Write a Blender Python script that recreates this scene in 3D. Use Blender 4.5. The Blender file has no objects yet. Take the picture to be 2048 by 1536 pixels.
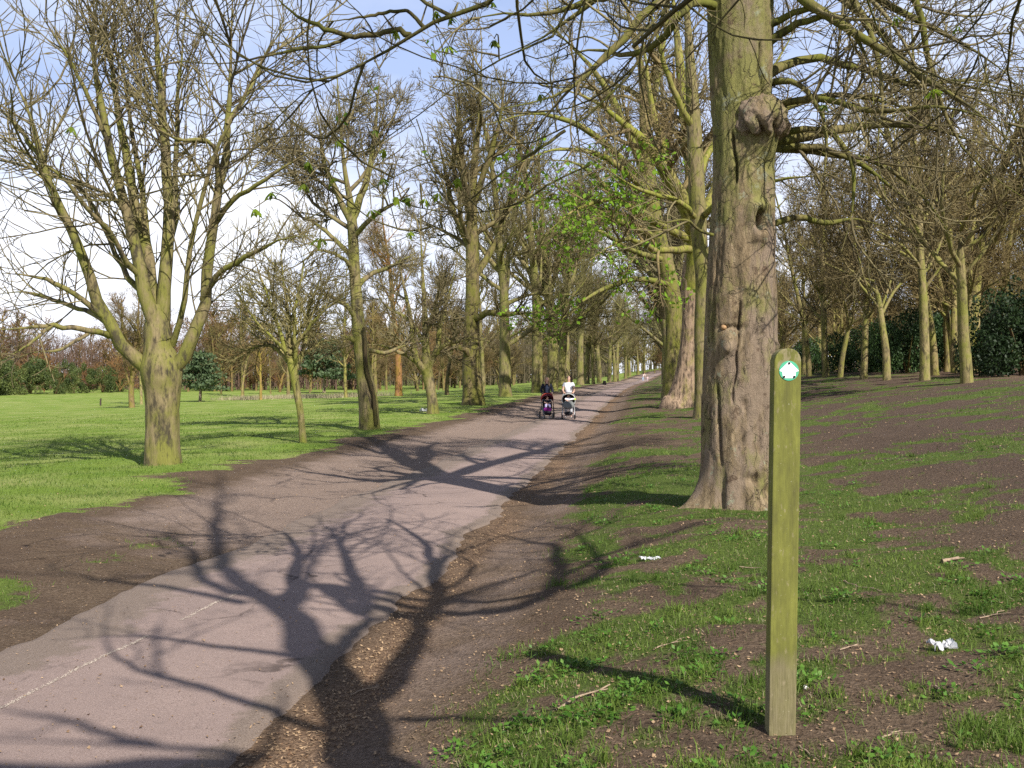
import bpy, bmesh, math, random
import numpy as np
from mathutils import Vector, Matrix

random.seed(4)
SC = bpy.context.scene
COL = SC.collection
R = math.radians

# ------------------------------------------------------------------ camera, sky, sun, exposure
FPX = 2000.0            # focal length in photo pixels (2048 wide)
EYE = 1.5
HZ = 755.0              # photo row of the horizon
cd = bpy.data.cameras.new('camera')
cam = bpy.data.objects.new('camera', cd)
COL.objects.link(cam)
cam.location = (0, 0, EYE)
cam.rotation_euler = (R(90) - math.atan((768 - HZ) / FPX), 0, 0)
cd.sensor_width = 36.0
cd.lens = 36.0 * FPX / 2048.0
cd.clip_start = 0.05
cd.clip_end = 3000
SC.camera = cam

SUN_EL = R(40.5)
LX, LY = -0.5, 0.866                       # horizontal direction the light travels
TANEL = math.tan(SUN_EL)
sd = bpy.data.lights.new('sun', 'SUN')
sd.energy = 5.0
sd.angle = R(0.53)
sd.color = (1.0, 0.955, 0.88)
sun = bpy.data.objects.new('sun', sd)
COL.objects.link(sun)
ce, se = math.cos(SUN_EL), math.sin(SUN_EL)
sun.rotation_euler = Vector((LX * ce, LY * ce, -se)).to_track_quat('-Z', 'Y').to_euler()

W = bpy.data.worlds.new('World')
SC.world = W
W.use_nodes = True
nt = W.node_tree
nt.nodes.clear()
N = nt.nodes.new
sky = N('ShaderNodeTexSky')
sky.sky_type = 'NISHITA'
sky.sun_disc = False
sky.sun_elevation = SUN_EL
sky.sun_rotation = math.atan2(-LX, -LY)
sky.altitude = 30
sky.air_density = 1.0
sky.dust_density = 0.6
sky.ozone_density = 2.5
tc = N('ShaderNodeTexCoord')
sep = N('ShaderNodeSeparateXYZ')
nt.links.new(tc.outputs['Generated'], sep.inputs[0])
zz = N('ShaderNodeMath'); zz.operation = 'MAXIMUM'; zz.inputs[1].default_value = 0.0
nt.links.new(sep.outputs['Z'], zz.inputs[0])
za = N('ShaderNodeMath'); za.operation = 'ADD'; za.inputs[1].default_value = 0.18
nt.links.new(zz.outputs[0], za.inputs[0])
vd = N('ShaderNodeVectorMath'); vd.operation = 'DIVIDE'
nt.links.new(tc.outputs['Generated'], vd.inputs[0])
nt.links.new(za.outputs[0], vd.inputs[1])
cn = N('ShaderNodeTexNoise')
cn.inputs['Scale'].default_value = 0.9
cn.inputs['Detail'].default_value = 7
cn.inputs['Roughness'].default_value = 0.55
mp = N('ShaderNodeMapping')
mp.inputs['Location'].default_value = (3.1, 0.4, 0)
nt.links.new(vd.outputs[0], mp.inputs[0])
nt.links.new(mp.outputs[0], cn.inputs['Vector'])
cr_ = N('ShaderNodeValToRGB')
cr_.color_ramp.elements[0].position = 0.40
cr_.color_ramp.elements[1].position = 0.70
nt.links.new(cn.outputs['Fac'], cr_.inputs[0])
hz = N('ShaderNodeMapRange')               # cloud bank thickens towards the horizon all round
hz.inputs['From Min'].default_value = 0.0
hz.inputs['From Max'].default_value = 0.26
hz.inputs['To Min'].default_value = 0.95
hz.inputs['To Max'].default_value = 0.0
nt.links.new(sep.outputs['Z'], hz.inputs['Value'])
ov = N('ShaderNodeMapRange')
ov.inputs['From Min'].default_value = 0.2; ov.inputs['From Max'].default_value = 0.55
ov.inputs['To Min'].default_value = 1.0; ov.inputs['To Max'].default_value = 0.12
nt.links.new(sep.outputs['Z'], ov.inputs['Value'])
cm = N('ShaderNodeMath'); cm.operation = 'MULTIPLY'
nt.links.new(cr_.outputs['Color'], cm.inputs[0]); nt.links.new(ov.outputs[0], cm.inputs[1])
mx = N('ShaderNodeMath'); mx.operation = 'ADD'; mx.use_clamp = True
nt.links.new(cm.outputs[0], mx.inputs[0])
nt.links.new(hz.outputs[0], mx.inputs[1])
vl = N('ShaderNodeMapRange')               # thin veil of high cloud everywhere
vl.inputs['To Max'].default_value = 1.0
nt.links.new(mx.outputs[0], vl.inputs['Value'])
vz = N('ShaderNodeMapRange')
vz.inputs['From Min'].default_value = 0.10; vz.inputs['From Max'].default_value = 0.55
vz.inputs['To Min'].default_value = 0.12; vz.inputs['To Max'].default_value = 0.0
nt.links.new(sep.outputs['Z'], vz.inputs['Value']); nt.links.new(vz.outputs[0], vl.inputs['To Min'])
mx = vl
pale = N('ShaderNodeMix'); pale.data_type = 'RGBA'   # pale spring-haze blue low in the sky, deepening upwards
pf = N('ShaderNodeMapRange')
pf.inputs['From Min'].default_value = 0.30; pf.inputs['From Max'].default_value = 0.75
pf.inputs['To Min'].default_value = 0.92; pf.inputs['To Max'].default_value = 0.0
nt.links.new(sep.outputs['Z'], pf.inputs['Value'])
nt.links.new(pf.outputs[0], pale.inputs[0])
nt.links.new(sky.outputs[0], pale.inputs[6])
pale.inputs[7].default_value = (6.2, 8.2, 13.3, 1)
mixc = N('ShaderNodeMix'); mixc.data_type = 'RGBA'
nt.links.new(mx.outputs[0], mixc.inputs[0])
nt.links.new(pale.outputs[2], mixc.inputs[6])
mixc.inputs[7].default_value = (15.5, 16.0, 17.6, 1)
bg = N('ShaderNodeBackground')
bg.inputs['Strength'].default_value = 0.052
nt.links.new(mixc.outputs[2], bg.inputs['Color'])
wo = N('ShaderNodeOutputWorld')
nt.links.new(bg.outputs[0], wo.inputs[0])

SC.view_settings.view_transform = 'Standard'
SC.view_settings.look = 'None'
SC.view_settings.exposure = 0.60
SC.view_settings.gamma = 1.0
SC.view_settings.use_curve_mapping = False
SC.render.engine = 'CYCLES'
cy = SC.cycles
cy.max_bounces = 4
cy.diffuse_bounces = 2
cy.glossy_bounces = 1
cy.transmission_bounces = 1
cy.transparent_max_bounces = 4
cy.caustics_reflective = False
cy.caustics_refractive = False
cy.use_denoising = False

# ------------------------------------------------------------------ numeric helpers
def _hash(ix, iy, iz, seed):
    h = (ix.astype(np.int64) * 374761393 + iy.astype(np.int64) * 668265263 + iz.astype(np.int64) * 2147483647 + seed * 974634777) & 0xffffffff
    h = ((h ^ (h >> 13)) * 1274126177) & 0xffffffff
    h = ((h ^ (h >> 16)) * 2246822519) & 0xffffffff
    return ((h ^ (h >> 15)) & 0xffff) / 65535.0

def vnoise(x, y, z=None, seed=0):
    x = np.asarray(x, float); y = np.asarray(y, float)
    z = np.zeros_like(x) if z is None else np.asarray(z, float)
    x, y, z = np.broadcast_arrays(x, y, z)
    ix, iy, iz = np.floor(x), np.floor(y), np.floor(z)
    fx, fy, fz = x - ix, y - iy, z - iz
    fx = fx * fx * (3 - 2 * fx); fy = fy * fy * (3 - 2 * fy); fz = fz * fz * (3 - 2 * fz)
    o = 0
    for a in (0, 1):
        wa = fx if a else 1 - fx
        for b in (0, 1):
            wb = fy if b else 1 - fy
            for c in (0, 1):
                wc = fz if c else 1 - fz
                o = o + wa * wb * wc * _hash(ix + a, iy + b, iz + c, seed)
    return o

def fbm(x, y, z=None, seed=0, octv=4):
    o = 0; a = 0.5; s = 1.0
    x = np.asarray(x, float); y = np.asarray(y, float)
    for k in range(octv):
        o = o + a * vnoise(x * s, y * s, None if z is None else np.asarray(z, float) * s, seed + k * 17)
        a *= 0.5; s *= 2.03
    return o / (1 - 0.5 ** octv)

def sstep(a, b, x):
    t = np.clip((np.asarray(x, float) - a) / (b - a), 0, 1)
    return t * t * (3 - 2 * t)

def nrm(v):
    return v / np.maximum(np.linalg.norm(v, axis=-1, keepdims=True), 1e-9)

# ------------------------------------------------------------------ terrain
def cxy(y):
    y = np.asarray(y, float)
    e = np.clip(y - 30, 0, 270)
    return 0.125 * y + 0.00013 * e * e + 0.0702 * np.clip(y - 300, 0, None)

PU0, PU1 = -4.15, -1.78                    # path edges in the path frame
_UX = np.array([-900, -300, -120, -45, -24, -11, -8.5, -6.4, -4.75, -1.45, -1.1, -0.55, 0.0, 0.6, 2.0, 5.0, 11.4, 16, 60, 900.])
_UZ = np.array([2.0, -0.2, -1.0, -1.05, -0.55, -0.14, -0.08, -0.12, -0.25, -0.25, -0.20, -0.05, 0.05, 0.10, 0.18, 0.52, 1.32, 1.6, 2.6, 6])

def gbase(x, y):
    x = np.asarray(x, float); y = np.asarray(y, float)
    U = x - cxy(y)
    z = 0
    for o, w in ((-0.3, .2), (-.15, .2), (0, .2), (.15, .2), (.3, .2)):
        z = z + w * np.interp(U + o, _UX, _UZ)
    rise = np.interp(y, [-50, 38, 66, 100, 200, 350, 600, 1500], [0, 0, .3, .55, 0.95, 4.0, 8, 16])
    return z + rise * np.interp(U, [-120, -40, -12], [.15, .3, 1])

def gz(x, y):
    x = np.asarray(x, float); y = np.asarray(y, float)
    U = x - cxy(y)
    m = 1 - sstep(PU0 - .55, PU0 - .05, U) * (1 - sstep(PU1 + .05, PU1 + .5, U))
    d = np.clip(np.hypot(x, y), 3, 400)
    big = (fbm(x * .55, y * .55, seed=3, octv=3) - .5) * .16
    mid = (fbm(x * 2.3, y * 2.3, seed=9, octv=3) - .5) * .07
    return gbase(x, y) + m * (big * sstep(0.2, 3, np.abs(U + 2.9) - 1.3) + mid)

def P(px, py, d):
    return np.array([(px - 1024) / FPX * d, d, EYE + (HZ - py) / FPX * d])

_DS = np.geomspace(2.0, 900, 2600)
def G(px, py):
    x = (px - 1024) / FPX * _DS
    z = EYE + (HZ - py) / FPX * _DS
    g = gz(x, _DS)
    i = np.argmax(g > z)
    if not (g > z).any():
        i = len(_DS) - 1
    d = _DS[i]
    return np.array([x[i], d, g[i]])

# ------------------------------------------------------------------ mesh / object helpers
def mesh_np(name, verts, faces, mats, smooth=True, mat_idx=None):
    """verts (n,3); faces: list of int arrays (k,3) or (k,4)."""
    me = bpy.data.meshes.new(name)
    verts = np.asarray(verts, np.float32)
    me.vertices.add(len(verts))
    me.vertices.foreach_set('co', verts.ravel())
    faces = [np.asarray(f, np.int32) for f in faces if len(f)]
    nl = sum(f.size for f in faces); npol = sum(len(f) for f in faces)
    me.loops.add(nl)
    me.loops.foreach_set('vertex_index', np.concatenate([f.ravel() for f in faces]))
    me.polygons.add(npol)
    st = []; o = 0
    for f in faces:
        st.append(o + np.arange(len(f)) * f.shape[1]); o += f.size
    me.polygons.foreach_set('loop_start', np.concatenate(st).astype(np.int32))
    if smooth:
        me.polygons.foreach_set('use_smooth', np.ones(npol, bool))
    for m in (mats if isinstance(mats, (list, tuple)) else [mats]):
        me.materials.append(m)
    if mat_idx is not None:
        me.polygons.foreach_set('material_index', np.asarray(mat_idx, np.int32))
    me.update(calc_edges=True)
    return me

def link(name, me, parent=None, loc=(0, 0, 0)):
    o = bpy.data.objects.new(name, me)
    COL.objects.link(o)
    if parent is not None:
        o.parent = parent
    o.location = loc
    return o

def tag(o, label=None, cat=None, group=None, kind=None):
    if label: o['label'] = label
    if cat: o['category'] = cat
    if group: o['group'] = group
    if kind: o['kind'] = kind
    return o

def thing(name, label, cat, loc=(0, 0, 0), rz=0, group=None):
    o = bpy.data.objects.new(name, None)
    o.empty_display_size = .2
    COL.objects.link(o)
    o.location = loc
    o.rotation_euler = (0, 0, rz)
    return tag(o, label, cat, group)

def bm_obj(name, bm, mat, parent=None, loc=(0, 0, 0), smooth=False):
    me = bpy.data.meshes.new(name)
    bm.to_mesh(me); bm.free()
    for m in (mat if isinstance(mat, (list, tuple)) else [mat]):
        me.materials.append(m)
    if smooth:
        for p in me.polygons: p.use_smooth = True
    return link(name, me, parent, loc)

def children(o, _c={}):
    return [c for c in COL.objects if c.parent == o]

# ------------------------------------------------------------------ materials
def mat_new(name):
    m = bpy.data.materials.new(name)
    m.use_nodes = True
    t = m.node_tree
    b = t.nodes['Principled BSDF']
    b.inputs['Roughness'].default_value = .85
    b.inputs['Specular IOR Level'].default_value = .25
    return m, t, b

def nd(t, typ, **kw):
    n = t.nodes.new(typ)
    for k, v in kw.items():
        if k.startswith('i_'):
            n.inputs[k[2:].replace('_', ' ')].default_value = v
        else:
            setattr(n, k, v)
    return n

def noise(t, vec, scale, detail=4, rough=.6):
    n = nd(t, 'ShaderNodeTexNoise', i_Scale=scale, i_Detail=detail, i_Roughness=rough)
    if vec is not None: t.links.new(vec, n.inputs['Vector'])
    return n.outputs['Fac']

def ramp(t, fac, stops):
    n = nd(t, 'ShaderNodeValToRGB')
    e = n.color_ramp.elements
    while len(e) < len(stops): e.new(.5)
    for k, (p, c) in enumerate(stops):
        e[k].position = p
        e[k].color = (*c, 1) if len(c) == 3 else c
    t.links.new(fac, n.inputs[0])
    return n.outputs['Color']

def mix(t, fac, a, b, mode='MIX'):
    n = nd(t, 'ShaderNodeMix', data_type='RGBA', blend_type=mode)
    for s, v in ((0, fac), (6, a), (7, b)):
        if hasattr(v, 'is_linked') or hasattr(v, 'links'):
            t.links.new(v, n.inputs[s])
        else:
            n.inputs[s].default_value = v if s == 0 else ((*v, 1) if len(v) == 3 else v)
    return n.outputs[2]

def bump(t, b, h, strength, dist):
    n = nd(t, 'ShaderNodeBump', i_Strength=strength, i_Distance=dist)
    t.links.new(h, n.inputs['Height'])
    t.links.new(n.outputs[0], b.inputs['Normal'])

def objcoord(t, scale=(1, 1, 1), loc=(0, 0, 0)):
    c = nd(t, 'ShaderNodeTexCoord')
    m = nd(t, 'ShaderNodeMapping')
    m.inputs['Scale'].default_value = scale
    m.inputs['Location'].default_value = loc
    t.links.new(c.outputs['Object'], m.inputs[0])
    return m.outputs[0]

def simple(name, col, rough=.7, var=.25, scale=8, metal=0):
    m, t, b = mat_new(name)
    f = noise(t, objcoord(t), scale)
    lo = tuple(c * (1 - var) for c in col); hi = tuple(min(1, c * (1 + var)) for c in col)
    t.links.new(ramp(t, f, [(.3, lo), (.7, hi)]), b.inputs['Base Color'])
    b.inputs['Roughness'].default_value = rough
    b.inputs['Metallic'].default_value = metal
    return m

def bark(name, base, alga, dark, alga_amt=.5, bscale=14, crack=.35, bdist=.03):
    m, t, b = mat_new(name)
    vs = objcoord(t, (1, 1, .22))
    vo = objcoord(t, (1, 1, 1))
    n1 = noise(t, vs, bscale, 6, .7)
    n2 = noise(t, objcoord(t, (1, 1, .5)), 2.2, 6, .7)
    n3 = noise(t, vs, bscale * 2.6, 4, .6)
    n4 = noise(t, objcoord(t, (1, 1, .35), (4, 7, 2)), 4.5, 5, .7)
    c = ramp(t, n1, [(.28, tuple(x * .42 for x in base)), (.5, base), (.72, tuple(min(1, x * 1.5) for x in base))])
    f = ramp(t, n2, [(.56 - alga_amt * .2, (0, 0, 0)), (.72 - alga_amt * .2, (.9, .9, .9))])
    c = mix(t, f, c, mix(t, n3, tuple(x * .6 for x in alga), tuple(x * 1.35 for x in alga)))
    c = mix(t, ramp(t, n4, [(.36, (.9, .9, .9)), (.46, (0, 0, 0))]), c, tuple(x * 1.5 for x in dark))  # dark blotches: moss plus mottled branch shadow painted into the bark colour
    ck = ramp(t, n1, [(crack - .06, (1, 1, 1)), (crack + .06, (0, 0, 0))])
    c = mix(t, ck, c, dark)
    oi = nd(t, 'ShaderNodeObjectInfo')
    c = mix(t, 1.0, c, oi.outputs['Color'], 'MULTIPLY')
    t.links.new(c, b.inputs['Base Color'])
    h = mix(t, .35, n1, n3)
    bump(t, b, h, .9, bdist)
    b.inputs['Roughness'].default_value = .9
    return m

def twigmat(name, a, bcol):
    m, t, b = mat_new(name)
    f = noise(t, objcoord(t), 1.1, 4, .65)
    c = ramp(t, f, [(.3, a), (.68, bcol)])
    oi = nd(t, 'ShaderNodeObjectInfo')
    c = mix(t, 1.0, c, oi.outputs['Color'], 'MULTIPLY')
    t.links.new(c, b.inputs['Base Color'])
    return m

def leafmat(name, a, bcol, trans=.3, rough=.5, scale=3):
    m, t, b = mat_new(name)
    f = noise(t, objcoord(t), scale, 3, .6)
    c = ramp(t, f, [(.35, a), (.65, bcol)])
    oi = nd(t, 'ShaderNodeObjectInfo')
    c = mix(t, 1.0, c, oi.outputs['Color'], 'MULTIPLY')
    t.links.new(c, b.inputs['Base Color'])
    b.inputs['Roughness'].default_value = rough
    if trans:
        tr = nd(t, 'ShaderNodeBsdfTranslucent')
        t.links.new(c, tr.inputs[0])
        ms = nd(t, 'ShaderNodeMixShader')
        ms.inputs[0].default_value = trans
        t.links.new(b.outputs[0], ms.inputs[1])
        t.links.new(tr.outputs[0], ms.inputs[2])
        t.links.new(ms.outputs[0], t.nodes['Material Output'].inputs[0])
    return m

M_BARK = bark('bark_sycamore', (.185, .145, .075), (.155, .155, .03), (.032, .026, .017), .75, 15, .38, .02)
M_BARKW = bark('bark_wood', (.19, .155, .085), (.165, .17, .04), (.036, .03, .02), .7, 18, .37, .03)
M_BARKO = bark('bark_old', (.25, .19, .14), (.18, .17, .055), (.045, .034, .026), .3, 11, .40, .05)
M_TWIG = twigmat('twig_olive', (.065, .048, .03), (.22, .185, .085))
M_TWIGR = twigmat('twig_lime', (.06, .048, .028), (.21, .195, .075))
M_LEAF = leafmat('leaf_fresh', (.16, .30, .02), (.28, .44, .04), .5)
M_HOLLY = leafmat('leaf_holly', (.014, .036, .010), (.06, .11, .028), .1, .55, 1.2)
M_PINE = leafmat('leaf_pine', (.05, .085, .04), (.11, .15, .065), .15, .6)

# ------------------------------------------------------------------ tubes
class Tubes:
    def __init__(self): self.d = {}
    def add(self, pts, rad, S):
        pts = np.asarray(pts, float); rad = np.asarray(rad, float)
        if pts.ndim == 2: pts = pts[None]; rad = rad[None]
        if len(pts): self.d.setdefault((pts.shape[1], S), []).append((pts, rad))
        return self
    def mesh(self, name, mat):
        V = []; F = []; o = 0
        for (n, S), L in self.d.items():
            pts = np.concatenate([a for a, _ in L]); rad = np.concatenate([b for _, b in L])
            B = len(pts)
            t = np.empty_like(pts)
            t[:, 1:-1] = pts[:, 2:] - pts[:, :-2]
            t[:, 0] = pts[:, 1] - pts[:, 0]; t[:, -1] = pts[:, -1] - pts[:, -2]
            t = nrm(t)
            mt = nrm(pts[:, -1] - pts[:, 0])
            ax = np.where(np.abs(mt[:, 2:3]) < .8, np.array([[0, 0, 1.]]), np.array([[1., 0, 0]]))
            ref = np.cross(mt, ax)[:, None, :]
            n1 = nrm(ref - (ref * t).sum(-1, keepdims=True) * t)
            n2 = np.cross(t, n1)
            a = np.arange(S) / S * 2 * np.pi
            v = pts[:, :, None] + rad[:, :, None, None] * (np.cos(a)[None, None, :, None] * n1[:, :, None] + np.sin(a)[None, None, :, None] * n2[:, :, None])
            V.append(v.reshape(-1, 3))
            b = np.arange(B)[:, None, None] * n * S; i = np.arange(n - 1)[None, :, None] * S
            j = np.arange(S)[None, None, :]; k = (j + 1) % S
            q = np.stack([b + i + j, b + i + k, b + i + S + k, b + i + S + j], -1).reshape(-1, 4) + o
            F.append(q); o += B * n * S
        if not V:
            return None
        return mesh_np(name, np.concatenate(V), F, mat)

def cr(pts, n):
    """Catmull-Rom resample of a (k,m) array to n rows."""
    p = np.asarray(pts, float)
    if len(p) == 2:
        return p[0] + (p[1] - p[0]) * np.linspace(0, 1, n)[:, None]
    q = np.vstack([2 * p[0] - p[1], p, 2 * p[-1] - p[-2]])
    seg = np.linalg.norm(np.diff(p[:, :3], axis=0), axis=1); s = np.concatenate([[0], np.cumsum(seg)])
    u = np.linspace(0, s[-1], n)
    k = np.clip(np.searchsorted(s, u, 'right') - 1, 0, len(p) - 2)
    t = ((u - s[k]) / np.maximum(seg[k], 1e-9))[:, None]
    a, b, c, d = q[k], q[k + 1], q[k + 2], q[k + 3]
    return .5 * (2 * b + (c - a) * t + (2 * a - 5 * b + 4 * c - d) * t * t + (3 * b - 3 * c + d - a) * t ** 3)

def march(rng, p0, d0, L, n, wob, bend, up):
    B = len(L)
    pts = np.zeros((B, n, 3)); pts[:, 0] = p0
    d = nrm(d0); bv = rng.normal(0, bend, (B, 3)); step = (L / (n - 1))[:, None]
    upv = np.zeros((B, 3)); upv[:, 2] = up
    for i in range(1, n):
        pts[:, i] = pts[:, i - 1] + d * step
        d = nrm(d + bv / (n - 1) + rng.normal(0, wob, (B, 3)) + upv / (n - 1))
    return pts

def plen(pts):
    return np.linalg.norm(np.diff(pts, axis=1), axis=2).sum(1)

def spawn(rng, par, dens, f=(.2, 1), ang=(35, 65), lr=(.35, .6), lm=(.2, 4), n=5, wob=.12, bend=.5, up=.4, rr=.55, rmin=.004, tip=.35, zb=.25, fall=.7, bud=0, kmin=0, rl=None):
    pts, rad, ln = par
    cnt = np.maximum(np.floor(ln * dens * (f[1] - f[0]) + rng.random(len(ln))).astype(int), kmin)
    idx = np.repeat(np.arange(len(ln)), cnt)
    if not len(idx):
        return (np.zeros((0, n, 3)), np.zeros((0, n)), np.zeros(0))
    fr = f[0] + (f[1] - f[0]) * rng.random(len(idx))
    m = pts.shape[1]
    s = fr * (m - 1); k = np.clip(np.floor(s).astype(int), 0, m - 2); w = (s - k)[:, None]
    p0 = pts[idx, k] * (1 - w) + pts[idx, k + 1] * w
    t = nrm(pts[idx, k + 1] - pts[idx, k])
    r_at = rad[idx, k] * (1 - w[:, 0]) + rad[idx, k + 1] * w[:, 0]
    v = rng.normal(0, 1, (len(idx), 3)); v[:, 2] += zb
    v = nrm(v - (v * t).sum(1, keepdims=True) * t)
    a = np.radians(rng.uniform(ang[0], ang[1], len(idx)))[:, None]
    d = t * np.cos(a) + v * np.sin(a)
    L = np.clip(ln[idx] * rng.uniform(lr[0], lr[1], len(idx)) * (1.15 - fall * fr), lm[0], lm[1])
    P_ = march(rng, p0, d, L, n, wob, bend, up)
    r0 = np.maximum(np.minimum(r_at * .85, r_at * rr * rng.uniform(.8, 1.2, len(idx))), rmin)
    if rl: r0 = np.maximum(np.minimum(r0, rl[0] + rl[1] * L), rmin)
    prof = np.linspace(1, tip, n)
    rd = np.maximum(r0[:, None] * prof[None], rmin * .55)
    if bud:
        rd[:, -2] = np.maximum(rd[:, -2], bud); rd[:, -1] = .001
    return (P_, rd, L)

def cat(*a):
    a = [x for x in a if len(x[2])] or a[:1]
    return tuple(np.concatenate([x[i] for x in a]) for i in range(3))

def rsmp(limbs, n):
    """list of (k,4) arrays [x,y,z,r] -> parent tuple with n points each"""
    A = np.stack([cr(l, n) for l in limbs])
    return (A[:, :, :3], np.maximum(A[:, :, 3], .004), plen(A[:, :, :3]))

# ------------------------------------------------------------------ trunk skin
def trunk_mesh(name, path, mat, S=24, M=40, seed=0, amp=.05, flare=.5, flare_h=.35, lobes=5, feats=(), ridge=0, ns=3.0, extra=None):
    """path (k,4) from the root upwards; flare = extra radius fraction at the ground"""
    A = cr(path, M)
    p, r = A[:, :3], A[:, 3]
    th = np.arange(S) / S * 2 * np.pi
    H = (p[:, 2] - p[0, 2])[:, None]
    T = np.broadcast_to(th[None], (M, S))
    cx, sx = np.cos(T), np.sin(T)
    nn = fbm(cx * ns * .55 + 7, sx * ns * .55 + 3, H * ns * .45 + seed, seed=seed, octv=4) - .5
    rr = r[:, None] * (1 + amp * 2 * nn)
    if ridge:
        rg = np.abs(fbm(cx * 2.6 + 1, sx * 2.6, H * .55 + seed * 3, seed=seed + 5, octv=4) - .5)
        rr = rr - r[:, None] * ridge * np.exp(-(rg / .022) ** 2)
    if flare:
        lob = .55 + .75 * (np.clip(vnoise(cx * 1.7 + seed, sx * 1.7, None, seed + 2), 0, 1)) * (.5 + .5 * np.cos(lobes * T + seed))
        hh = np.clip(H + .12, 0, None)
        rr = rr + r[0] * flare * lob * np.exp(-hh / flare_h)
    for (h, a, sh, sa, dep) in feats:
        da = (T - R(a) + np.pi) % (2 * np.pi) - np.pi
        rr = rr + dep * np.exp(-((H - h) / sh) ** 2 - (da / R(sa)) ** 2)
    if extra is not None:
        rr = rr + extra(T, H)
    t = np.gradient(p, axis=0); t = nrm(t)
    ex = np.array([1., 0, 0])[None]; n1 = nrm(ex - (ex * t).sum(1, keepdims=True) * t); n2 = np.cross(t, n1)
    v = p[:, None] + rr[:, :, None] * (cx[:, :, None] * n1[:, None] + sx[:, :, None] * n2[:, None])
    i = np.arange(M - 1)[:, None] * S; j = np.arange(S)[None]; k = (j + 1) % S
    q = np.stack([i + j, i + k, i + S + k, i + S + j], -1).reshape(-1, 4)
    return mesh_np(name, v.reshape(-1, 3), [q], mat)

def leaf_quads(rng, pts, size, droop=.3):
    """small folded rhombic leaves, 2 tris each"""
    B = len(pts)
    d = rng.normal(0, 1, (B, 3)); d[:, 2] -= droop; d = nrm(d)
    s = nrm(np.cross(d, rng.normal(0, 1, (B, 3))))
    u = np.cross(d, s)
    L = (size * rng.uniform(.45, 1.55, B))[:, None]
    v = np.stack([pts, pts + d * L * .5 + s * L * .33 + u * L * .08, pts + d * L, pts + d * L * .5 - s * L * .33 + u * L * .08], 1)
    o = np.arange(B)[:, None] * 4
    return v.reshape(-1, 3), np.concatenate([o + np.array([[0, 1, 2]]), o + np.array([[0, 2, 3]])])

def tips(par, k=-1):
    return par[0][:, k]

# ------------------------------------------------------------------ generic tree
# levels: list of spawn kwargs applied in turn to the previous level; 'S' = sides
def crown_from(rng, limbs, levels, tubes, ok=None):
    cur = limbs
    allp = [limbs]
    for lv in levels:
        lv = dict(lv); S = lv.pop('S', 3); src = lv.pop('src', 'last')
        nx = cat(*[spawn(rng, q, **lv) for q in (allp[-1:] if src == 'last' else allp[-src:])])
        if ok is not None and len(nx[2]):
            k_ = ok(nx[0]); nx = (nx[0][k_], nx[1][k_], nx[2][k_])
        tubes.add(nx[0], nx[1], S)
        allp.append(nx); cur = nx
    return allp

def fine_levels(tw=1.0, dens=1.0, L2=(.5, 2.4), thick=1.0, up=.5, bud=.007, f0=.22):
    rl = (.0035 * thick, .0075 * thick)
    return [
        dict(dens=2.2 * dens, f=(f0, 1), ang=(35, 66), lr=(.3, .62), lm=L2, n=7, wob=.07, bend=.6, up=up, rr=.45, rmin=.007 * thick, tip=.35, S=4, fall=.5, rl=rl),
        dict(dens=4.2 * dens, f=(.12, 1), ang=(28, 58), lr=(.35, .7), lm=(.3, 1.6), n=5, wob=.09, bend=.55, up=up, rr=.55, rmin=.0048 * thick, tip=.55, S=3, src=2, rl=rl),
        dict(dens=6.2 * dens * tw, f=(.1, 1), ang=(28, 60), lr=(.35, .75), lm=(.12, .65), n=3, wob=.10, bend=.4, up=up, rr=.6, rmin=.0034 * thick, tip=.8, S=3, bud=bud * thick, src=2),
    ]

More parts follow.
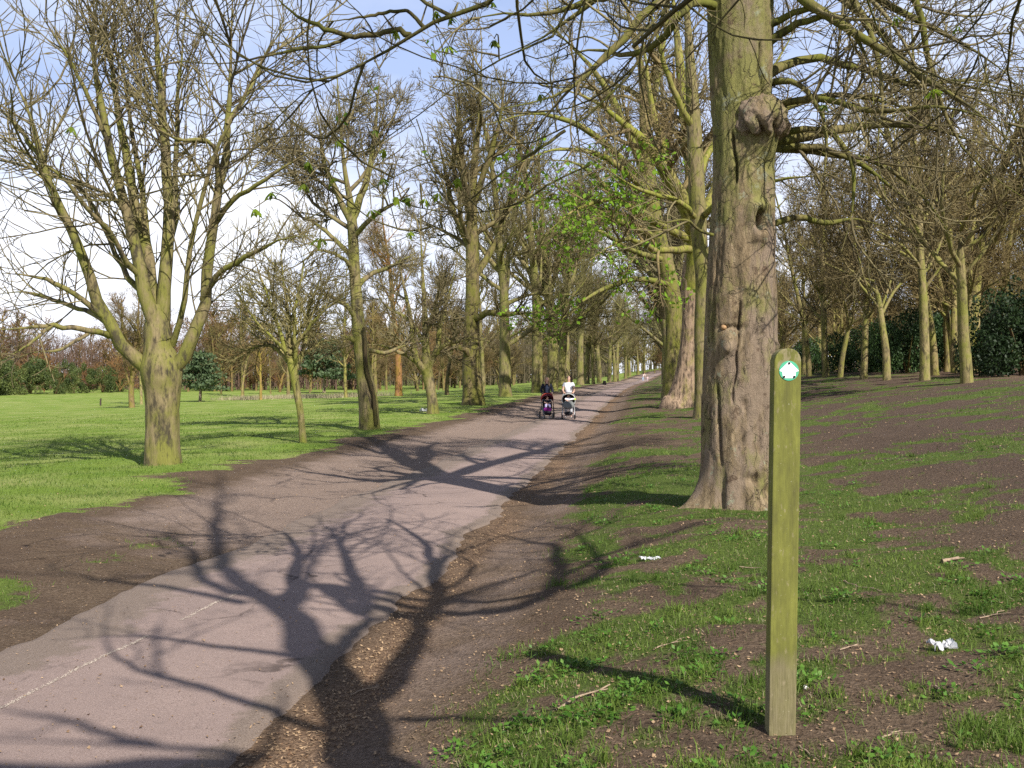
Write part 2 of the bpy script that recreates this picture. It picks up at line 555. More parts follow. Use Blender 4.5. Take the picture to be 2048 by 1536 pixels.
def build_template(kind, seed):
    """returns dict of meshes: trunk, crown (, leaves)"""
    rng = np.random.default_rng(seed)
    if kind == 'avenue':          # tall lime / sycamore
        H = 15.5; r0 = .34; br = (.13, .97); nl = 20; wob = .05; ll = (3.0, 6.5); ang = (32, 66); th = 1.7; up = .9; dn = .8
    elif kind == 'upswept':       # multi-stemmed sycamore
        H = 14; r0 = .36; br = (.13, .75); nl = 15; wob = .06; ll = (4.5, 8.5); ang = (22, 50); th = 1.7; up = .9; dn = .75
    elif kind == 'wood':          # slender woodland tree
        H = 14; r0 = .19; br = (.22, .97); nl = 20; wob = .05; ll = (2.0, 4.6); ang = (32, 64); th = 2.2; up = .8; dn = .85
    elif kind == 'fork':          # woodland tree forking into a few arching stems
        H = 6; r0 = .19; br = (.45, .95); nl = 8; wob = .06; ll = (5, 8); ang = (35, 60); th = 2.2; up = 1.5; dn = .85
    elif kind == 'far':           # distant wood, coarser twigs
        H = 12; r0 = .2; br = (.12, .97); nl = 24; wob = .05; ll = (2.2, 4.8); ang = (35, 68); th = 5.0; up = .7; dn = .62
    elif kind == 'young':
        H = 3.4; r0 = .085; br = (.42, .98); nl = 12; wob = .07; ll = (1.2, 2.2); ang = (28, 60); th = 1.0; up = .5; dn = 1.25
    elif kind == 'spread':        # low forked tree
        H = 5.5; r0 = .25; br = (.26, .95); nl = 13; wob = .1; ll = (2.5, 4.5); ang = (35, 68); th = 1.8; up = .8; dn = 1.1
    else:                         # twiggy shrub
        H = 1.2; r0 = .05; br = (.05, .9); nl = 16; wob = .1; ll = (1.2, 2.4); ang = (15, 55); th = 2.6; up = .5; dn = .9
    n = 9
    tp = march(rng, np.zeros((1, 3)), np.array([[rng.normal(0, .04), rng.normal(0, .04), 1]]), np.array([H]), n, wob, .15, .25)[0]
    tr = r0 * np.linspace(1, .16 if kind in ('avenue', 'wood', 'far') else .5, n) ** 1.0
    path = np.c_[tp, tr]
    root = path.copy(); root[0, 2] -= .25
    if kind == 'fork' or kind == 'upswept':
        root = root[:7]; root[-1, 3] = .05
    main = (tp[None], tr[None], np.array([H]))
    lf = [dict(dens=nl / (H * (br[1] - br[0])), f=br, ang=ang, lr=(ll[0] / H, ll[1] / H), lm=ll, n=8, wob=.09, bend=.55, up=up, rr=.55, rmin=.03 * th / 1.5, tip=.2, zb=.3, fall=.55)]
    if kind == 'shrub':
        lf[0]['rmin'] = .012
    TT = Tubes(); CT = Tubes()
    limbs = spawn(rng, main, **lf[0])
    TT.add(limbs[0], limbs[1], 6)
    allp = crown_from(rng, limbs, fine_levels(.85, dn, thick=th, up=.45), CT)
    if kind not in ('shrub',):
        tm = trunk_mesh('trunk', root, M_BARKW, S=14, M=26, seed=seed, amp=.07, flare=.55, flare_h=.22, ridge=.08)
        lm = TT.mesh('limbs', M_BARKW)
        bmm = bmesh.new(); bmm.from_mesh(tm); bmm.from_mesh(lm); bmm.to_mesh(tm); bmm.free()
        for p_ in tm.polygons: p_.use_smooth = True
    else:
        tm = TT.mesh('stems', M_BARKW)
    return dict(trunk=tm, crown=CT.mesh('crown', M_TWIG if kind != 'avenue' else M_TWIGR), tw=allp)

TPL = {}
def tpl(kind, k):
    if (kind, k) not in TPL:
        TPL[(kind, k)] = build_template(kind, 100 + k * 7 + sum(map(ord, kind)))
    return TPL[(kind, k)]

def plant(kind, k, loc, rz, s, label, group=None, name='bare_tree', cat='tree', tint=(1, 1, 1), ctint=None, sz=None, tilt=(0, 0)):
    T = tpl(kind, k)
    e = thing(name, label, cat, loc, rz, group)
    e.rotation_euler = (tilt[0], tilt[1], rz)
    e.scale = (s, s, s if sz is None else sz)
    for nm in ('trunk', 'crown'):
        if T[nm] is not None:
            o = link(nm if kind != 'shrub' or nm == 'crown' else 'stems', T[nm], e)
            o.color = (*(tint if nm == 'trunk' else (ctint or tint)), 1)
    return e

def attach(limbs, trunk):
    """shift each limb in depth so that it springs from the stem or limb it starts on"""
    out = []; S = cr(trunk, 80)[:, :3]
    sc = lambda a: np.c_[a[:, 0] / a[:, 1], (a[:, 2] - EYE) / a[:, 1]] * FPX
    for l in limbs:
        l = l.copy(); q = np.linalg.norm(sc(S) - sc(l[:1, :3]), axis=1); i_ = int(np.argmin(q))
        if q[i_] < 30:
            off = S[i_, 1] - l[0, 1]; k = 1 + off / l[:, 1]
            l = np.c_[l[:, 0] * k, l[:, 1] * k, EYE + (l[:, 2] - EYE) * k, l[:, 3] * k]
        out.append(l); S = np.vstack([S, cr(l, 40)[:, :3]])
    return out

def hero(name, label, base, trunk, limbs, levels, seed, mat=M_BARK, twig=M_TWIG, tk=None, nres=14, extra_up=(), S=10, leaves=None, tint=(1, 1, 1), att=True, ok=None):
    """trunk (k,4) world coords, limbs list of (k,4); children: trunk, limb..., crown"""
    rng = np.random.default_rng(seed)
    b = np.array(base)
    e = thing(name, label, 'tree', base)
    loc = lambda a: np.c_[np.asarray(a)[:, :3] - b, np.asarray(a)[:, 3]]
    tk = dict(tk or {})
    trunk = trunk.copy(); trunk[:, 3] *= 1 - (.75 * sstep(.6, 1, np.linspace(0, 1, len(trunk))) if len(extra_up) else 0)
    tm = trunk_mesh('trunk', loc(trunk), mat, **tk)
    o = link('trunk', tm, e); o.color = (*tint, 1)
    LL = [loc(l) for l in (attach(limbs, trunk) if att else limbs)]
    for l in LL:
        a = cr(l, nres); a[:, 3] = np.maximum(a[:, 3] * (1 - .8 * sstep(.45, 1, np.linspace(0, 1, nres))), .004)
        # slight natural knobbliness
        a[1:-1, :3] += rng.normal(0, 1, (nres - 2, 3)) * np.minimum(a[1:-1, 3:4] * .25, .03)
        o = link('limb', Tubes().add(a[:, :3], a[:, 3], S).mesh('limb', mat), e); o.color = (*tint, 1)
    par = rsmp(LL + ([loc(t) for t in extra_up]), nres)
    CT = Tubes()
    allp = crown_from(rng, par, levels, CT, None if ok is None else (lambda p: ok(p + b)))
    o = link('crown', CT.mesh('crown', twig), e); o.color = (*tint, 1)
    if leaves:
        q = np.concatenate([tips(a) for a in allp[-2:]])
        q = q[leaves['pick'](q + b, rng)]
        q = np.repeat(q, leaves.get('rep', 4), 0) + rng.normal(0, leaves.get('spread', .06), (len(q) * leaves.get('rep', 4), 3))
        if len(q):
            v, f = leaf_quads(rng, q, leaves['size'])
            tag(link('leaves', mesh_np('leaves', v, [f], M_LEAF, smooth=False), e), kind='stuff')
    return e, allp

def L(d, pts, dd=0.0):
    """limb from photo pixels: pts (px,py,width_px); depth runs d -> d+dd"""
    n = len(pts); out = []
    for i, (x, y, w) in enumerate(pts):
        di = d + dd * i / max(1, n - 1)
        out.append([*P(x, y, di), w / 2 / FPX * di])
    return np.array(out)

# ------------------------------------------------------------------ ground
def grass_mask(x, y):
    U = np.asarray(x, float) - cxy(y)
    n1 = fbm(x * .42, y * .42, seed=21, octv=4)
    n2 = fbm(x * 1.7, y * 1.7, seed=27, octv=4)
    n3 = fbm(x * 5.5, y * 5.5, seed=29, octv=3)
    edge = -7.35 + (n1 - .5) * 1.9 + .9 * np.exp(-((np.asarray(y, float) - 9) / 5.) ** 2)
    left = sstep(.45, -.45, U - edge + (n2 - .5) * 1.3 + (n3 - .5) * 1.2)
    strip = sstep(.50, .62, n1 * .4 + n2 * .35 + n3 * .25) * sstep(-4.2, -5.0, U) * sstep(13, 9, y) * .75
    n3 = fbm(x * 5.5, y * 5.5, seed=29, octv=3)
    thr = .487 + .012 * sstep(1, 5, U) + .022 * sstep(7, 14, y) * sstep(1, 4, U)
    right = sstep(thr - .11, thr + .13, n1 * .3 + n2 * .38 + n3 * .32) * sstep(-1.15, -.1, U + (n1 - .5) * 1.4)
    right = right * (1 - .75 * sstep(13, 17, U))
    return np.clip(np.maximum(np.maximum(left, strip), right), 0, 1)

def litter_mask(x, y):
    U = np.asarray(x, float) - cxy(y)
    n = fbm(x * 1.1, y * 1.1, seed=41, octv=3)
    e = np.exp(-((U - (PU1 + .15 + (n - .5) * .5)) / .25) ** 2)
    return np.clip(e * (.1 + 1.1 * n) + .35 * sstep(11, 15, U), 0, 1)

def axis(a0, step, grow, lim):
    v = [0.0]; s = step
    while v[-1] < lim:
        v.append(v[-1] + s); s = max(step, v[-1] * grow if v[-1] > a0 else step)
    return np.array(v)
ygrid = np.concatenate([np.linspace(-60, 1.2, 26), 1.4 + axis(7, .08, .0145, 1500)])
up_ = axis(6.5, .09, .05, 900); un_ = axis(6.0, .11, .05, 900)
ugrid = np.concatenate([-un_[::-1][:-1], up_]) - 1.0
YY, UU = np.meshgrid(ygrid, ugrid, indexing='ij')
XX = UU + cxy(YY)
ZZ = gz(XX, YY)
nu = len(ugrid); nv = len(ygrid)
i = np.arange(nv - 1)[:, None] * nu; j = np.arange(nu - 1)[None]
quads = np.stack([i + j, i + j + 1, i + nu + j + 1, i + nu + j], -1).reshape(-1, 4)

mg, t, b = mat_new('ground_soil_grass')
at = nd(t, 'ShaderNodeAttribute', attribute_name='grass')
al = nd(t, 'ShaderNodeAttribute', attribute_name='litter')
af = nd(t, 'ShaderNodeAttribute', attribute_name='field')
ad_ = nd(t, 'ShaderNodeAttribute', attribute_name='dust')
oc = objcoord(t)
nf = noise(t, oc, 9, 5, .7)
nff = noise(t, oc, 45, 4, .7)
nb = noise(t, oc, .55, 4, .6)
nm_ = noise(t, oc, 2.2, 4, .6)
soil = ramp(t, nff, [(.25, (.042, .029, .019)), (.5, (.138, .097, .064)), (.78, (.28, .205, .145))])
soil = mix(t, ramp(t, nm_, [(.35, (0, 0, 0)), (.7, (.6, .6, .6))]), soil, (.075, .05, .036))
dusty = ramp(t, nff, [(.25, (.12, .086, .067)), (.5, (.25, .185, .148)), (.78, (.39, .30, .245))])
dm = nd(t, 'ShaderNodeMath', operation='MULTIPLY_ADD'); dm.inputs[1].default_value = .9; dm.inputs[2].default_value = -.45
t.links.new(nm_, dm.inputs[0])
da = nd(t, 'ShaderNodeMath', operation='ADD'); t.links.new(ad_.outputs['Fac'], da.inputs[0]); t.links.new(dm.outputs[0], da.inputs[1])
soil = mix(t, ramp(t, da.outputs[0], [(.3, (0, 0, 0)), (.75, (1, 1, 1))]), soil, dusty)
ah = nd(t, 'ShaderNodeAttribute', attribute_name='humus')
soil = mix(t, ah.outputs['Fac'], soil, ramp(t, nff, [(.28, (.03, .021, .016)), (.5, (.095, .066, .048)), (.75, (.22, .16, .115))]))
lit = ramp(t, nff, [(.28, (.07, .042, .027)), (.5, (.22, .14, .088)), (.74, (.40, .27, .17))])
c = mix(t, al.outputs['Fac'], soil, lit)
gr = ramp(t, nff, [(.25, (.04, .062, .014)), (.5, (.085, .12, .026)), (.8, (.16, .185, .055))])
field = ramp(t, nff, [(.2, (.08, .13, .018)), (.5, (.165, .24, .036)), (.8, (.27, .335, .075))])
field = mix(t, ramp(t, nb, [(.40, (0, 0, 0)), (.64, (.85, .85, .85))]), field, (.31, .325, .11))
field = mix(t, ramp(t, nm_, [(.35, (0, 0, 0)), (.75, (.45, .45, .45))]), field, (.10, .195, .024))
gcol = mix(t, af.outputs['Fac'], gr, field)
gb = nd(t, 'ShaderNodeMath', operation='ADD')
t.links.new(at.outputs['Fac'], gb.inputs[0])
sc1 = nd(t, 'ShaderNodeMath', operation='MULTIPLY_ADD'); sc1.inputs[1].default_value = 1.1; sc1.inputs[2].default_value = -.55
t.links.new(nf, sc1.inputs[0]); t.links.new(sc1.outputs[0], gb.inputs[1])
c = mix(t, ramp(t, gb.outputs[0], [(.35, (0, 0, 0)), (.65, (1, 1, 1))]), c, gcol)
t.links.new(c, b.inputs['Base Color'])
bump(t, b, mix(t, .5, nff, nf), 1.0, .06)
b.inputs['Roughness'].default_value = 1.0
b.inputs['Specular IOR Level'].default_value = .08

gme = mesh_np('ground', np.stack([XX, YY, ZZ], -1).reshape(-1, 3), [quads], mg)
for nm, arr in (('grass', grass_mask(XX, YY)), ('litter', litter_mask(XX, YY)), ('field', sstep(-4.5, -6.5, UU)), ('humus', sstep(1.0, 4.5, UU) * sstep(5, 10, YY)), ('dust', sstep(-7.0, -5.6, UU) * sstep(-3.6, -4.2, UU) * sstep(8, 13, YY) * .85 + .45 * sstep(-.2, -1.0, UU) * sstep(-1.9, -1.3, UU) + .22 * sstep(-5.2, -4.5, UU) * sstep(-3.6, -4.2, UU))):
    gme.attributes.new(nm, 'FLOAT', 'POINT').data.foreach_set('value', np.asarray(arr, np.float32).ravel())
tag(link('ground', gme), kind='structure')

# tarmac path: a sheet on the flat strip with a ragged crumbling border
py_ = np.concatenate([np.linspace(-30, 2, 60), 2 + axis(5, .08, .012, 560)])
nx = 41
eL = PU0 + (fbm(py_ * .9, py_ * 0, seed=61, octv=4) - .5) * .32 + (fbm(py_ * 5, py_ * 0, seed=65, octv=3) - .5) * .10
eR = PU1 - .02 + (fbm(py_ * .8, py_ * 0 + 3, seed=62, octv=4) - .5) * .40 + (fbm(py_ * 5, py_ * 0, seed=66, octv=3) - .5) * .12
s = np.linspace(0, 1, nx)[None]
PU = eL[:, None] * (1 - s) + eR[:, None] * s
PX = PU + cxy(py_)[:, None]; PYY = np.broadcast_to(py_[:, None], PX.shape)
crown_ = .03 * (1 - ((PU + 2.95) / 1.25) ** 2).clip(0, 1)
PZ = np.maximum(gbase(PX, PYY), gz(PX, PYY)) + .012 + crown_
PZ[:, 0] -= .03; PZ[:, -1] -= .03
i = np.arange(len(py_) - 1)[:, None] * nx; j = np.arange(nx - 1)[None]
quads = np.stack([i + j, i + j + 1, i + nx + j + 1, i + nx + j], -1).reshape(-1, 4)
mp_, t, b = mat_new('tarmac_pinkish')
oc = objcoord(t)
ae = nd(t, 'ShaderNodeAttribute', attribute_name='edge')
n1 = noise(t, oc, 130, 3, .75); n2 = noise(t, oc, .9, 5, .65); n3 = noise(t, oc, 14, 4, .7)
c = ramp(t, n1, [(.25, (.135, .096, .083)), (.5, (.30, .22, .19)), (.78, (.46, .355, .31))])
c = mix(t, ramp(t, n2, [(.35, (0, 0, 0)), (.72, (.55, .55, .55))]), c, (.19, .142, .128))
c = mix(t, ramp(t, n3, [(.56, (0, 0, 0)), (.74, (.45, .45, .45))]), c, (.15, .115, .10))
n6 = noise(t, oc, 420, 2, .6)
c = mix(t, ramp(t, n6, [(.66, (0, 0, 0)), (.72, (.7, .7, .7))]), c, (.56, .50, .47))
c = mix(t, ramp(t, n6, [(.30, (.75, .75, .75)), (.36, (0, 0, 0))]), c, (.06, .05, .05))
cwn = nd(t, 'ShaderNodeTexNoise', i_Scale=2.0, i_Detail=5.0); t.links.new(oc, cwn.inputs['Vector'])
cwv = nd(t, 'ShaderNodeVectorMath', operation='MULTIPLY_ADD'); cwv.inputs[1].default_value = (.5, .5, .5); t.links.new(cwn.outputs['Color'], cwv.inputs[0]); t.links.new(oc, cwv.inputs[2])
cv = nd(t, 'ShaderNodeTexVoronoi', feature='DISTANCE_TO_EDGE', i_Scale=.62); t.links.new(cwv.outputs[0], cv.inputs['Vector'])
ckm = mix(t, ramp(t, n2, [(.48, (0, 0, 0)), (.60, (.8, .8, .8))]), (0, 0, 0), ramp(t, cv.outputs['Distance'], [(.004, (1, 1, 1)), (.012, (0, 0, 0))]))
c = mix(t, ckm, c, (.075, .055, .048))
ea = nd(t, 'ShaderNodeMath', operation='ADD'); t.links.new(ae.outputs['Fac'], ea.inputs[0])
n7 = noise(t, oc, 3.2, 5, .7); t.links.new(n7, ea.inputs[1])
dust = ramp(t, n1, [(.25, (.09, .066, .052)), (.5, (.20, .152, .122)), (.78, (.33, .26, .21))])
c = mix(t, ramp(t, ea.outputs[0], [(.86, (0, 0, 0)), (1.12, (1, 1, 1))]), c, dust)
t.links.new(c, b.inputs['Base Color'])
bump(t, b, mix(t, .5, n1, n6), .8, .008)
b.inputs['Roughness'].default_value = .9
b.inputs['Specular IOR Level'].default_value = .2
pme = mesh_np('path', np.stack([PX, PYY, PZ], -1).reshape(-1, 3), [quads], mp_)
tag(link('path', pme), kind='structure')
eg = np.clip(1 - np.minimum((PU - eL[:, None]) / 1.05, (eR[:, None] - PU) / .38), 0, 1)
pme.attributes.new('edge', 'FLOAT', 'POINT').data.foreach_set('value', (eg ** .8 * .8).astype(np.float32).ravel())
def pz(x, y):
    U = x - cxy(y)
    inside = (U > PU0 + .1) & (U < PU1 - .1)
    return np.where(inside, gbase(x, y) + .014 + .03 * np.clip(1 - ((U + 2.95) / 1.25) ** 2, 0, 1), gz(x, y))

# worn pale seam lengthways in the tarmac (laid joint with exposed chippings)
rng = np.random.default_rng(77)
a0, a1 = G(-60, 1462), G(505, 1185)
ns_ = 900
tt = rng.random(ns_)
sx = a0[0] + (a1[0] - a0[0]) * tt + rng.normal(0, .009, ns_) + (fbm(tt * 9, tt * 0, seed=85, octv=3) - .5) * .08; sy = a0[1] + (a1[1] - a0[1]) * tt
keep = fbm(sy * 2.5, sy * 0, seed=81, octv=3) > .55
sx, sy = sx[keep], sy[keep]; ns_ = len(sx)
sz_ = pz(sx, sy)
ang = rng.uniform(0, 6.28, ns_); rs = rng.uniform(.002, .006, ns_)
V = []
for k in range(4):
    V.append(np.stack([sx + rs * np.cos(ang + k * 1.57), sy + rs * 1.4 * np.sin(ang + k * 1.57), sz_ + .001], 1))
V.append(np.stack([sx, sy, sz_ + .005], 1))
V = np.stack(V, 1).reshape(-1, 3); o = np.arange(ns_)[:, None] * 5
M_CHIP = simple('pale_chippings', (.36, .30, .25), .9, .35, 40)
tag(link('gravel_seam', mesh_np('gravel_seam', V, [np.concatenate([o + np.array([[k, (k + 1) % 4, 4]]) for k in range(4)])], M_CHIP)), 'worn pale seam of chippings along the tarmac path', kind='stuff')

# ------------------------------------------------------------------ grass, litter
M_GRASS = leafmat('grass_blade', (.065, .125, .016), (.17, .235, .042), .35, .6, 1.5)
M_STRAW = leafmat('dry_grass', (.33, .27, .15), (.48, .42, .28), .3, .8, 6)

def blades(rng, x, y, h, w, lean=.55, seg=2):
    n = len(x); z = pz(x, y) - .006
    a = rng.uniform(0, 2 * np.pi, n); ln = rng.uniform(.1, 1, n) * lean
    dx, dy = np.cos(a), np.sin(a)
    b = rng.uniform(0, 2 * np.pi, n); wx, wy = np.cos(b) * w / 2, np.sin(b) * w / 2
    p0 = np.stack([x - wx, y - wy, z], 1); p1 = np.stack([x + wx, y + wy, z], 1)
    tip = np.stack([x + dx * h * ln * 1.25, y + dy * h * ln * 1.25, z + h * np.sqrt(np.clip(1 - ln ** 2 * .75, .1, 1))], 1)
    if seg == 1:
        o = np.arange(n)[:, None] * 3
        return np.stack([p0, p1, tip], 1).reshape(-1, 3), o + np.array([[0, 1, 2]])
    m = np.stack([x + dx * h * ln * .4, y + dy * h * ln * .4, z + h * .6], 1)
    q0 = m - np.stack([wx, wy, 0 * wx], 1) * .8; q1 = m + np.stack([wx, wy, 0 * wx], 1) * .8
    o = np.arange(n)[:, None] * 5
    return np.stack([p0, p1, q1, q0, tip], 1).reshape(-1, 3), np.concatenate([o + np.array([[0, 1, 2]]), o + np.array([[0, 2, 3]]), o + np.array([[3, 2, 4]])])

def scatter(rng, n, y0, y1, u0, u1, pw=1.0, fov=.56):
    """points inside the view wedge, denser near the camera"""
    y = (y0 ** (1 - pw) + rng.random(n) * (y1 ** (1 - pw) - y0 ** (1 - pw))) ** (1 / (1 - pw)) if pw != 1 else y0 * (y1 / y0) ** rng.random(n)
    x = rng.uniform(-1, 1, n) * fov * (y + .6)
    U = x - cxy(y)
    k = (U > u0) & (U < u1)
    return x[k], y[k]

def merge(parts):
    V = []; F = []; o = 0
    for v, f in parts:
        V.append(v); F.append(f + o); o += len(v)
    return np.concatenate(V), np.concatenate(F)

rng = np.random.default_rng(5)
parts = []
# right bank near
x, y = scatter(rng, 190000, 2.4, 16, -1.4, 14, 1.25)
k = grass_mask(x, y) * (.35 + 1.3 * fbm(x * 6, y * 6, seed=33, octv=2)) > .12 + .85 * rng.random(len(x)); x, y = x[k], y[k]
hh = rng.uniform(.015, .048, len(x)) * (.55 + 1.1 * fbm(x * 2.2, y * 2.2, seed=51, octv=3))
parts.append(blades(rng, x, y, hh, rng.uniform(.003, .0055, len(x)), .9))
# tussocks
nt_ = 150
cx_, cy__ = scatter(rng, 900, 2.6, 15, -1.0, 12, 1.3)
k = grass_mask(cx_, cy__) > .35; cx_, cy__ = cx_[k][:nt_], cy__[k][:nt_]
rep = rng.integers(12, 55, len(cx_)); id_ = np.repeat(np.arange(len(cx_)), rep)
r_ = np.abs(rng.normal(0, .05, len(id_))); a_ = rng.uniform(0, 6.28, len(id_))
x = cx_[id_] + r_ * np.cos(a_); y = cy__[id_] + r_ * np.sin(a_)
parts.append(blades(rng, x, y, rng.uniform(.035, .11, len(x)), rng.uniform(.0035, .006, len(x)), .95))
# right side further back
x, y = scatter(rng, 60000, 14, 60, -1.2, 13, 1.1)
k = grass_mask(x, y) > .3 + .6 * rng.random(len(x)); x, y = x[k], y[k]
parts.append(blades(rng, x, y, rng.uniform(.03, .09, len(x)), .004 + .0006 * y, .8, 1))
# left verge and field
x, y = scatter(rng, 150000, 6, 55, -60, -4.6, 1.1)
k = grass_mask(x, y) > .25 + .7 * rng.random(len(x)); x, y = x[k], y[k]
parts.append(blades(rng, x, y, rng.uniform(.025, .075, len(x)), .004 + .0006 * y, .8, 1))
v, f = merge(parts)
tag(link('grass', mesh_np('grass', v, [f], M_GRASS, smooth=False)), 'short spring grass growing in patches on the bank and field', kind='stuff')

x, y = scatter(rng, 30000, 2.4, 16, -1.3, 13, 1.25)
k = grass_mask(x, y) > .2 + .7 * rng.random(len(x)); x, y = x[k], y[k]
v, f = blades(rng, x, y, rng.uniform(.015, .05, len(x)), rng.uniform(.003, .005, len(x)), 1.0, 1)
tag(link('dead_grass', mesh_np('dead_grass', v, [f], M_STRAW, smooth=False)), 'bleached dead grass blades mixed through the bank turf', kind='stuff')

# broad leaved weeds
cx_, cy__ = scatter(rng, 1500, 2.5, 16, -1.0, 11, 1.3)
k = grass_mask(cx_, cy__) > .5; cx_, cy__ = cx_[k][:210], cy__[k][:210]
rep = rng.integers(16, 46, len(cx_)); id_ = np.repeat(np.arange(len(cx_)), rep)
r_ = np.abs(rng.normal(0, .075, len(id_))); a_ = rng.uniform(0, 6.28, len(id_))
x = cx_[id_] + r_ * np.cos(a_); y = cy__[id_] + r_ * np.sin(a_)
z = pz(x, y) + rng.uniform(.004, .055, len(x)) * np.exp(-r_ / .1)
d = np.stack([np.cos(a_), np.sin(a_), rng.uniform(-.1, .7, len(x))], 1); d = nrm(d + rng.normal(0, .35, d.shape))
sv = nrm(np.cross(d, np.array([[0, 0, 1.]]) + rng.normal(0, .3, d.shape))); Lf = rng.uniform(.018, .04, len(x))[:, None]
p = np.stack([x, y, z], 1)
v = np.stack([p, p + d * Lf * .5 + sv * Lf * .3, p + d * Lf, p + d * Lf * .5 - sv * Lf * .3], 1).reshape(-1, 3)
o = np.arange(len(x))[:, None] * 4
M_WEED = leafmat('weed_leaf', (.065, .16, .018), (.13, .25, .04), .3, .5, 4)
tag(link('weeds', mesh_np('weeds', v, [np.concatenate([o + np.array([[0, 1, 2]]), o + np.array([[0, 2, 3]])])], M_WEED, smooth=False)), 'low leafy weeds among the grass', kind='stuff')

# dead leaves, bark chips and beech-mast along the path edges and under the trees
def chips(rng, x, y, s, thick=.2):
    n = len(x); z = pz(x, y) + .003
    a = rng.uniform(0, 6.28, n); tl = rng.normal(0, .35, n)
    d = np.stack([np.cos(a), np.sin(a), tl], 1); d = nrm(d)
    sv = nrm(np.cross(d, np.array([[0, 0, 1.]]) + rng.normal(0, .45, (n, 3))))
    p = np.stack([x, y, z + s * .25], 1); s = s[:, None]; w = rng.uniform(.18, .75, n)[:, None]
    u = np.cross(d, sv)
    return np.stack([p - d * s * .5, p + sv * s * w * .5 + u * s * .12, p + d * s * .5, p - sv * s * w * .5 + u * s * .12], 1).reshape(-1, 3), np.concatenate([(np.arange(n)[:, None] * 4) + np.array([[0, 1, 2]]), (np.arange(n)[:, None] * 4) + np.array([[0, 2, 3]])])
parts = []
x, y = scatter(rng, 190000, 2.6, 45, -2.5, -.6, 1.3)
k = litter_mask(x, y) > .12 + .75 * rng.random(len(x)); x, y = x[k], y[k]
parts.append(chips(rng, x, y, rng.uniform(.007, .026, len(x)) * (1 + .03 * y)))
x, y = scatter(rng, 30000, 2.6, 40, -1.2, 18, 1.2)
parts.append(chips(rng, x, y, rng.uniform(.006, .022, len(x)) * (1 + .03 * y)))
x, y = scatter(rng, 9000, 4, 40, -8, -4.0, 1.2)
parts.append(chips(rng, x, y, rng.uniform(.006, .022, len(x)) * (1 + .03 * y)))
x, y = scatter(rng, 4200, 4, 30, -4.3, -1.7, 1.2)
parts.append(chips(rng, x, y, rng.uniform(.008, .025, len(x))))
v, f = merge(parts)
M_LIT = leafmat('dead_leaf', (.14, .08, .045), (.46, .32, .19), .15, .8, 22)
tag(link('leaf_litter', mesh_np('leaf_litter', v, [f], M_LIT, smooth=False)), 'dry brown leaf litter and bark chips along the path edge', kind='stuff')

# pale dry reeds across the middle of the field
c0, c1 = G(470, 799), G(745, 793)
n = 5000; tt = rng.random(n)
x = c0[0] + (c1[0] - c0[0]) * tt + rng.normal(0, 1.5, n); y = c0[1] + (c1[1] - c0[1]) * tt + rng.normal(0, 2.0, n)
k = fbm(x * .5, y * .5, seed=71, octv=3) > .42; x, y = x[k], y[k]
v, f = blades(rng, x, y, rng.uniform(.25, .6, len(x)), np.full(len(x), .05), .5, 1)
tag(link('dry_grass', mesh_np('dry_grass', v, [f], M_STRAW, smooth=False)), 'pale dry tall grass in a strip across the field', kind='stuff')
# ------------------------------------------------------------------ trees: near ones with their own limbs
def tpx(d, pts, dd=0.0, sink=.3):
    a = L(d, pts, dd)
    z0 = float(gz(a[0, 0], a[0, 1]))
    r = a[0].copy(); r[2] = z0 - sink
    a[0, 2] = z0
    return np.vstack([r, a]), (a[0, 0], a[0, 1], z0)

def shadow_limb(pts, base, off=0.0, wf=1.0):
    """limb whose shadow falls through the given photo points; it grows in the plane of its trunk, leaning off by `off` metres"""
    out = []; n = len(pts)
    for i, (px, py, w) in enumerate(pts):
        g = G(px, py)
        t = (g[0] - base[0]) * LX + (g[1] - base[1]) * LY + off * i / max(1, n - 1)
        out.append([g[0] - LX * t, g[1] - LY * t, g[2] + TANEL * t, w * wf * g[1] / FPX / 2])
    return np.array(out)

FL = fine_levels

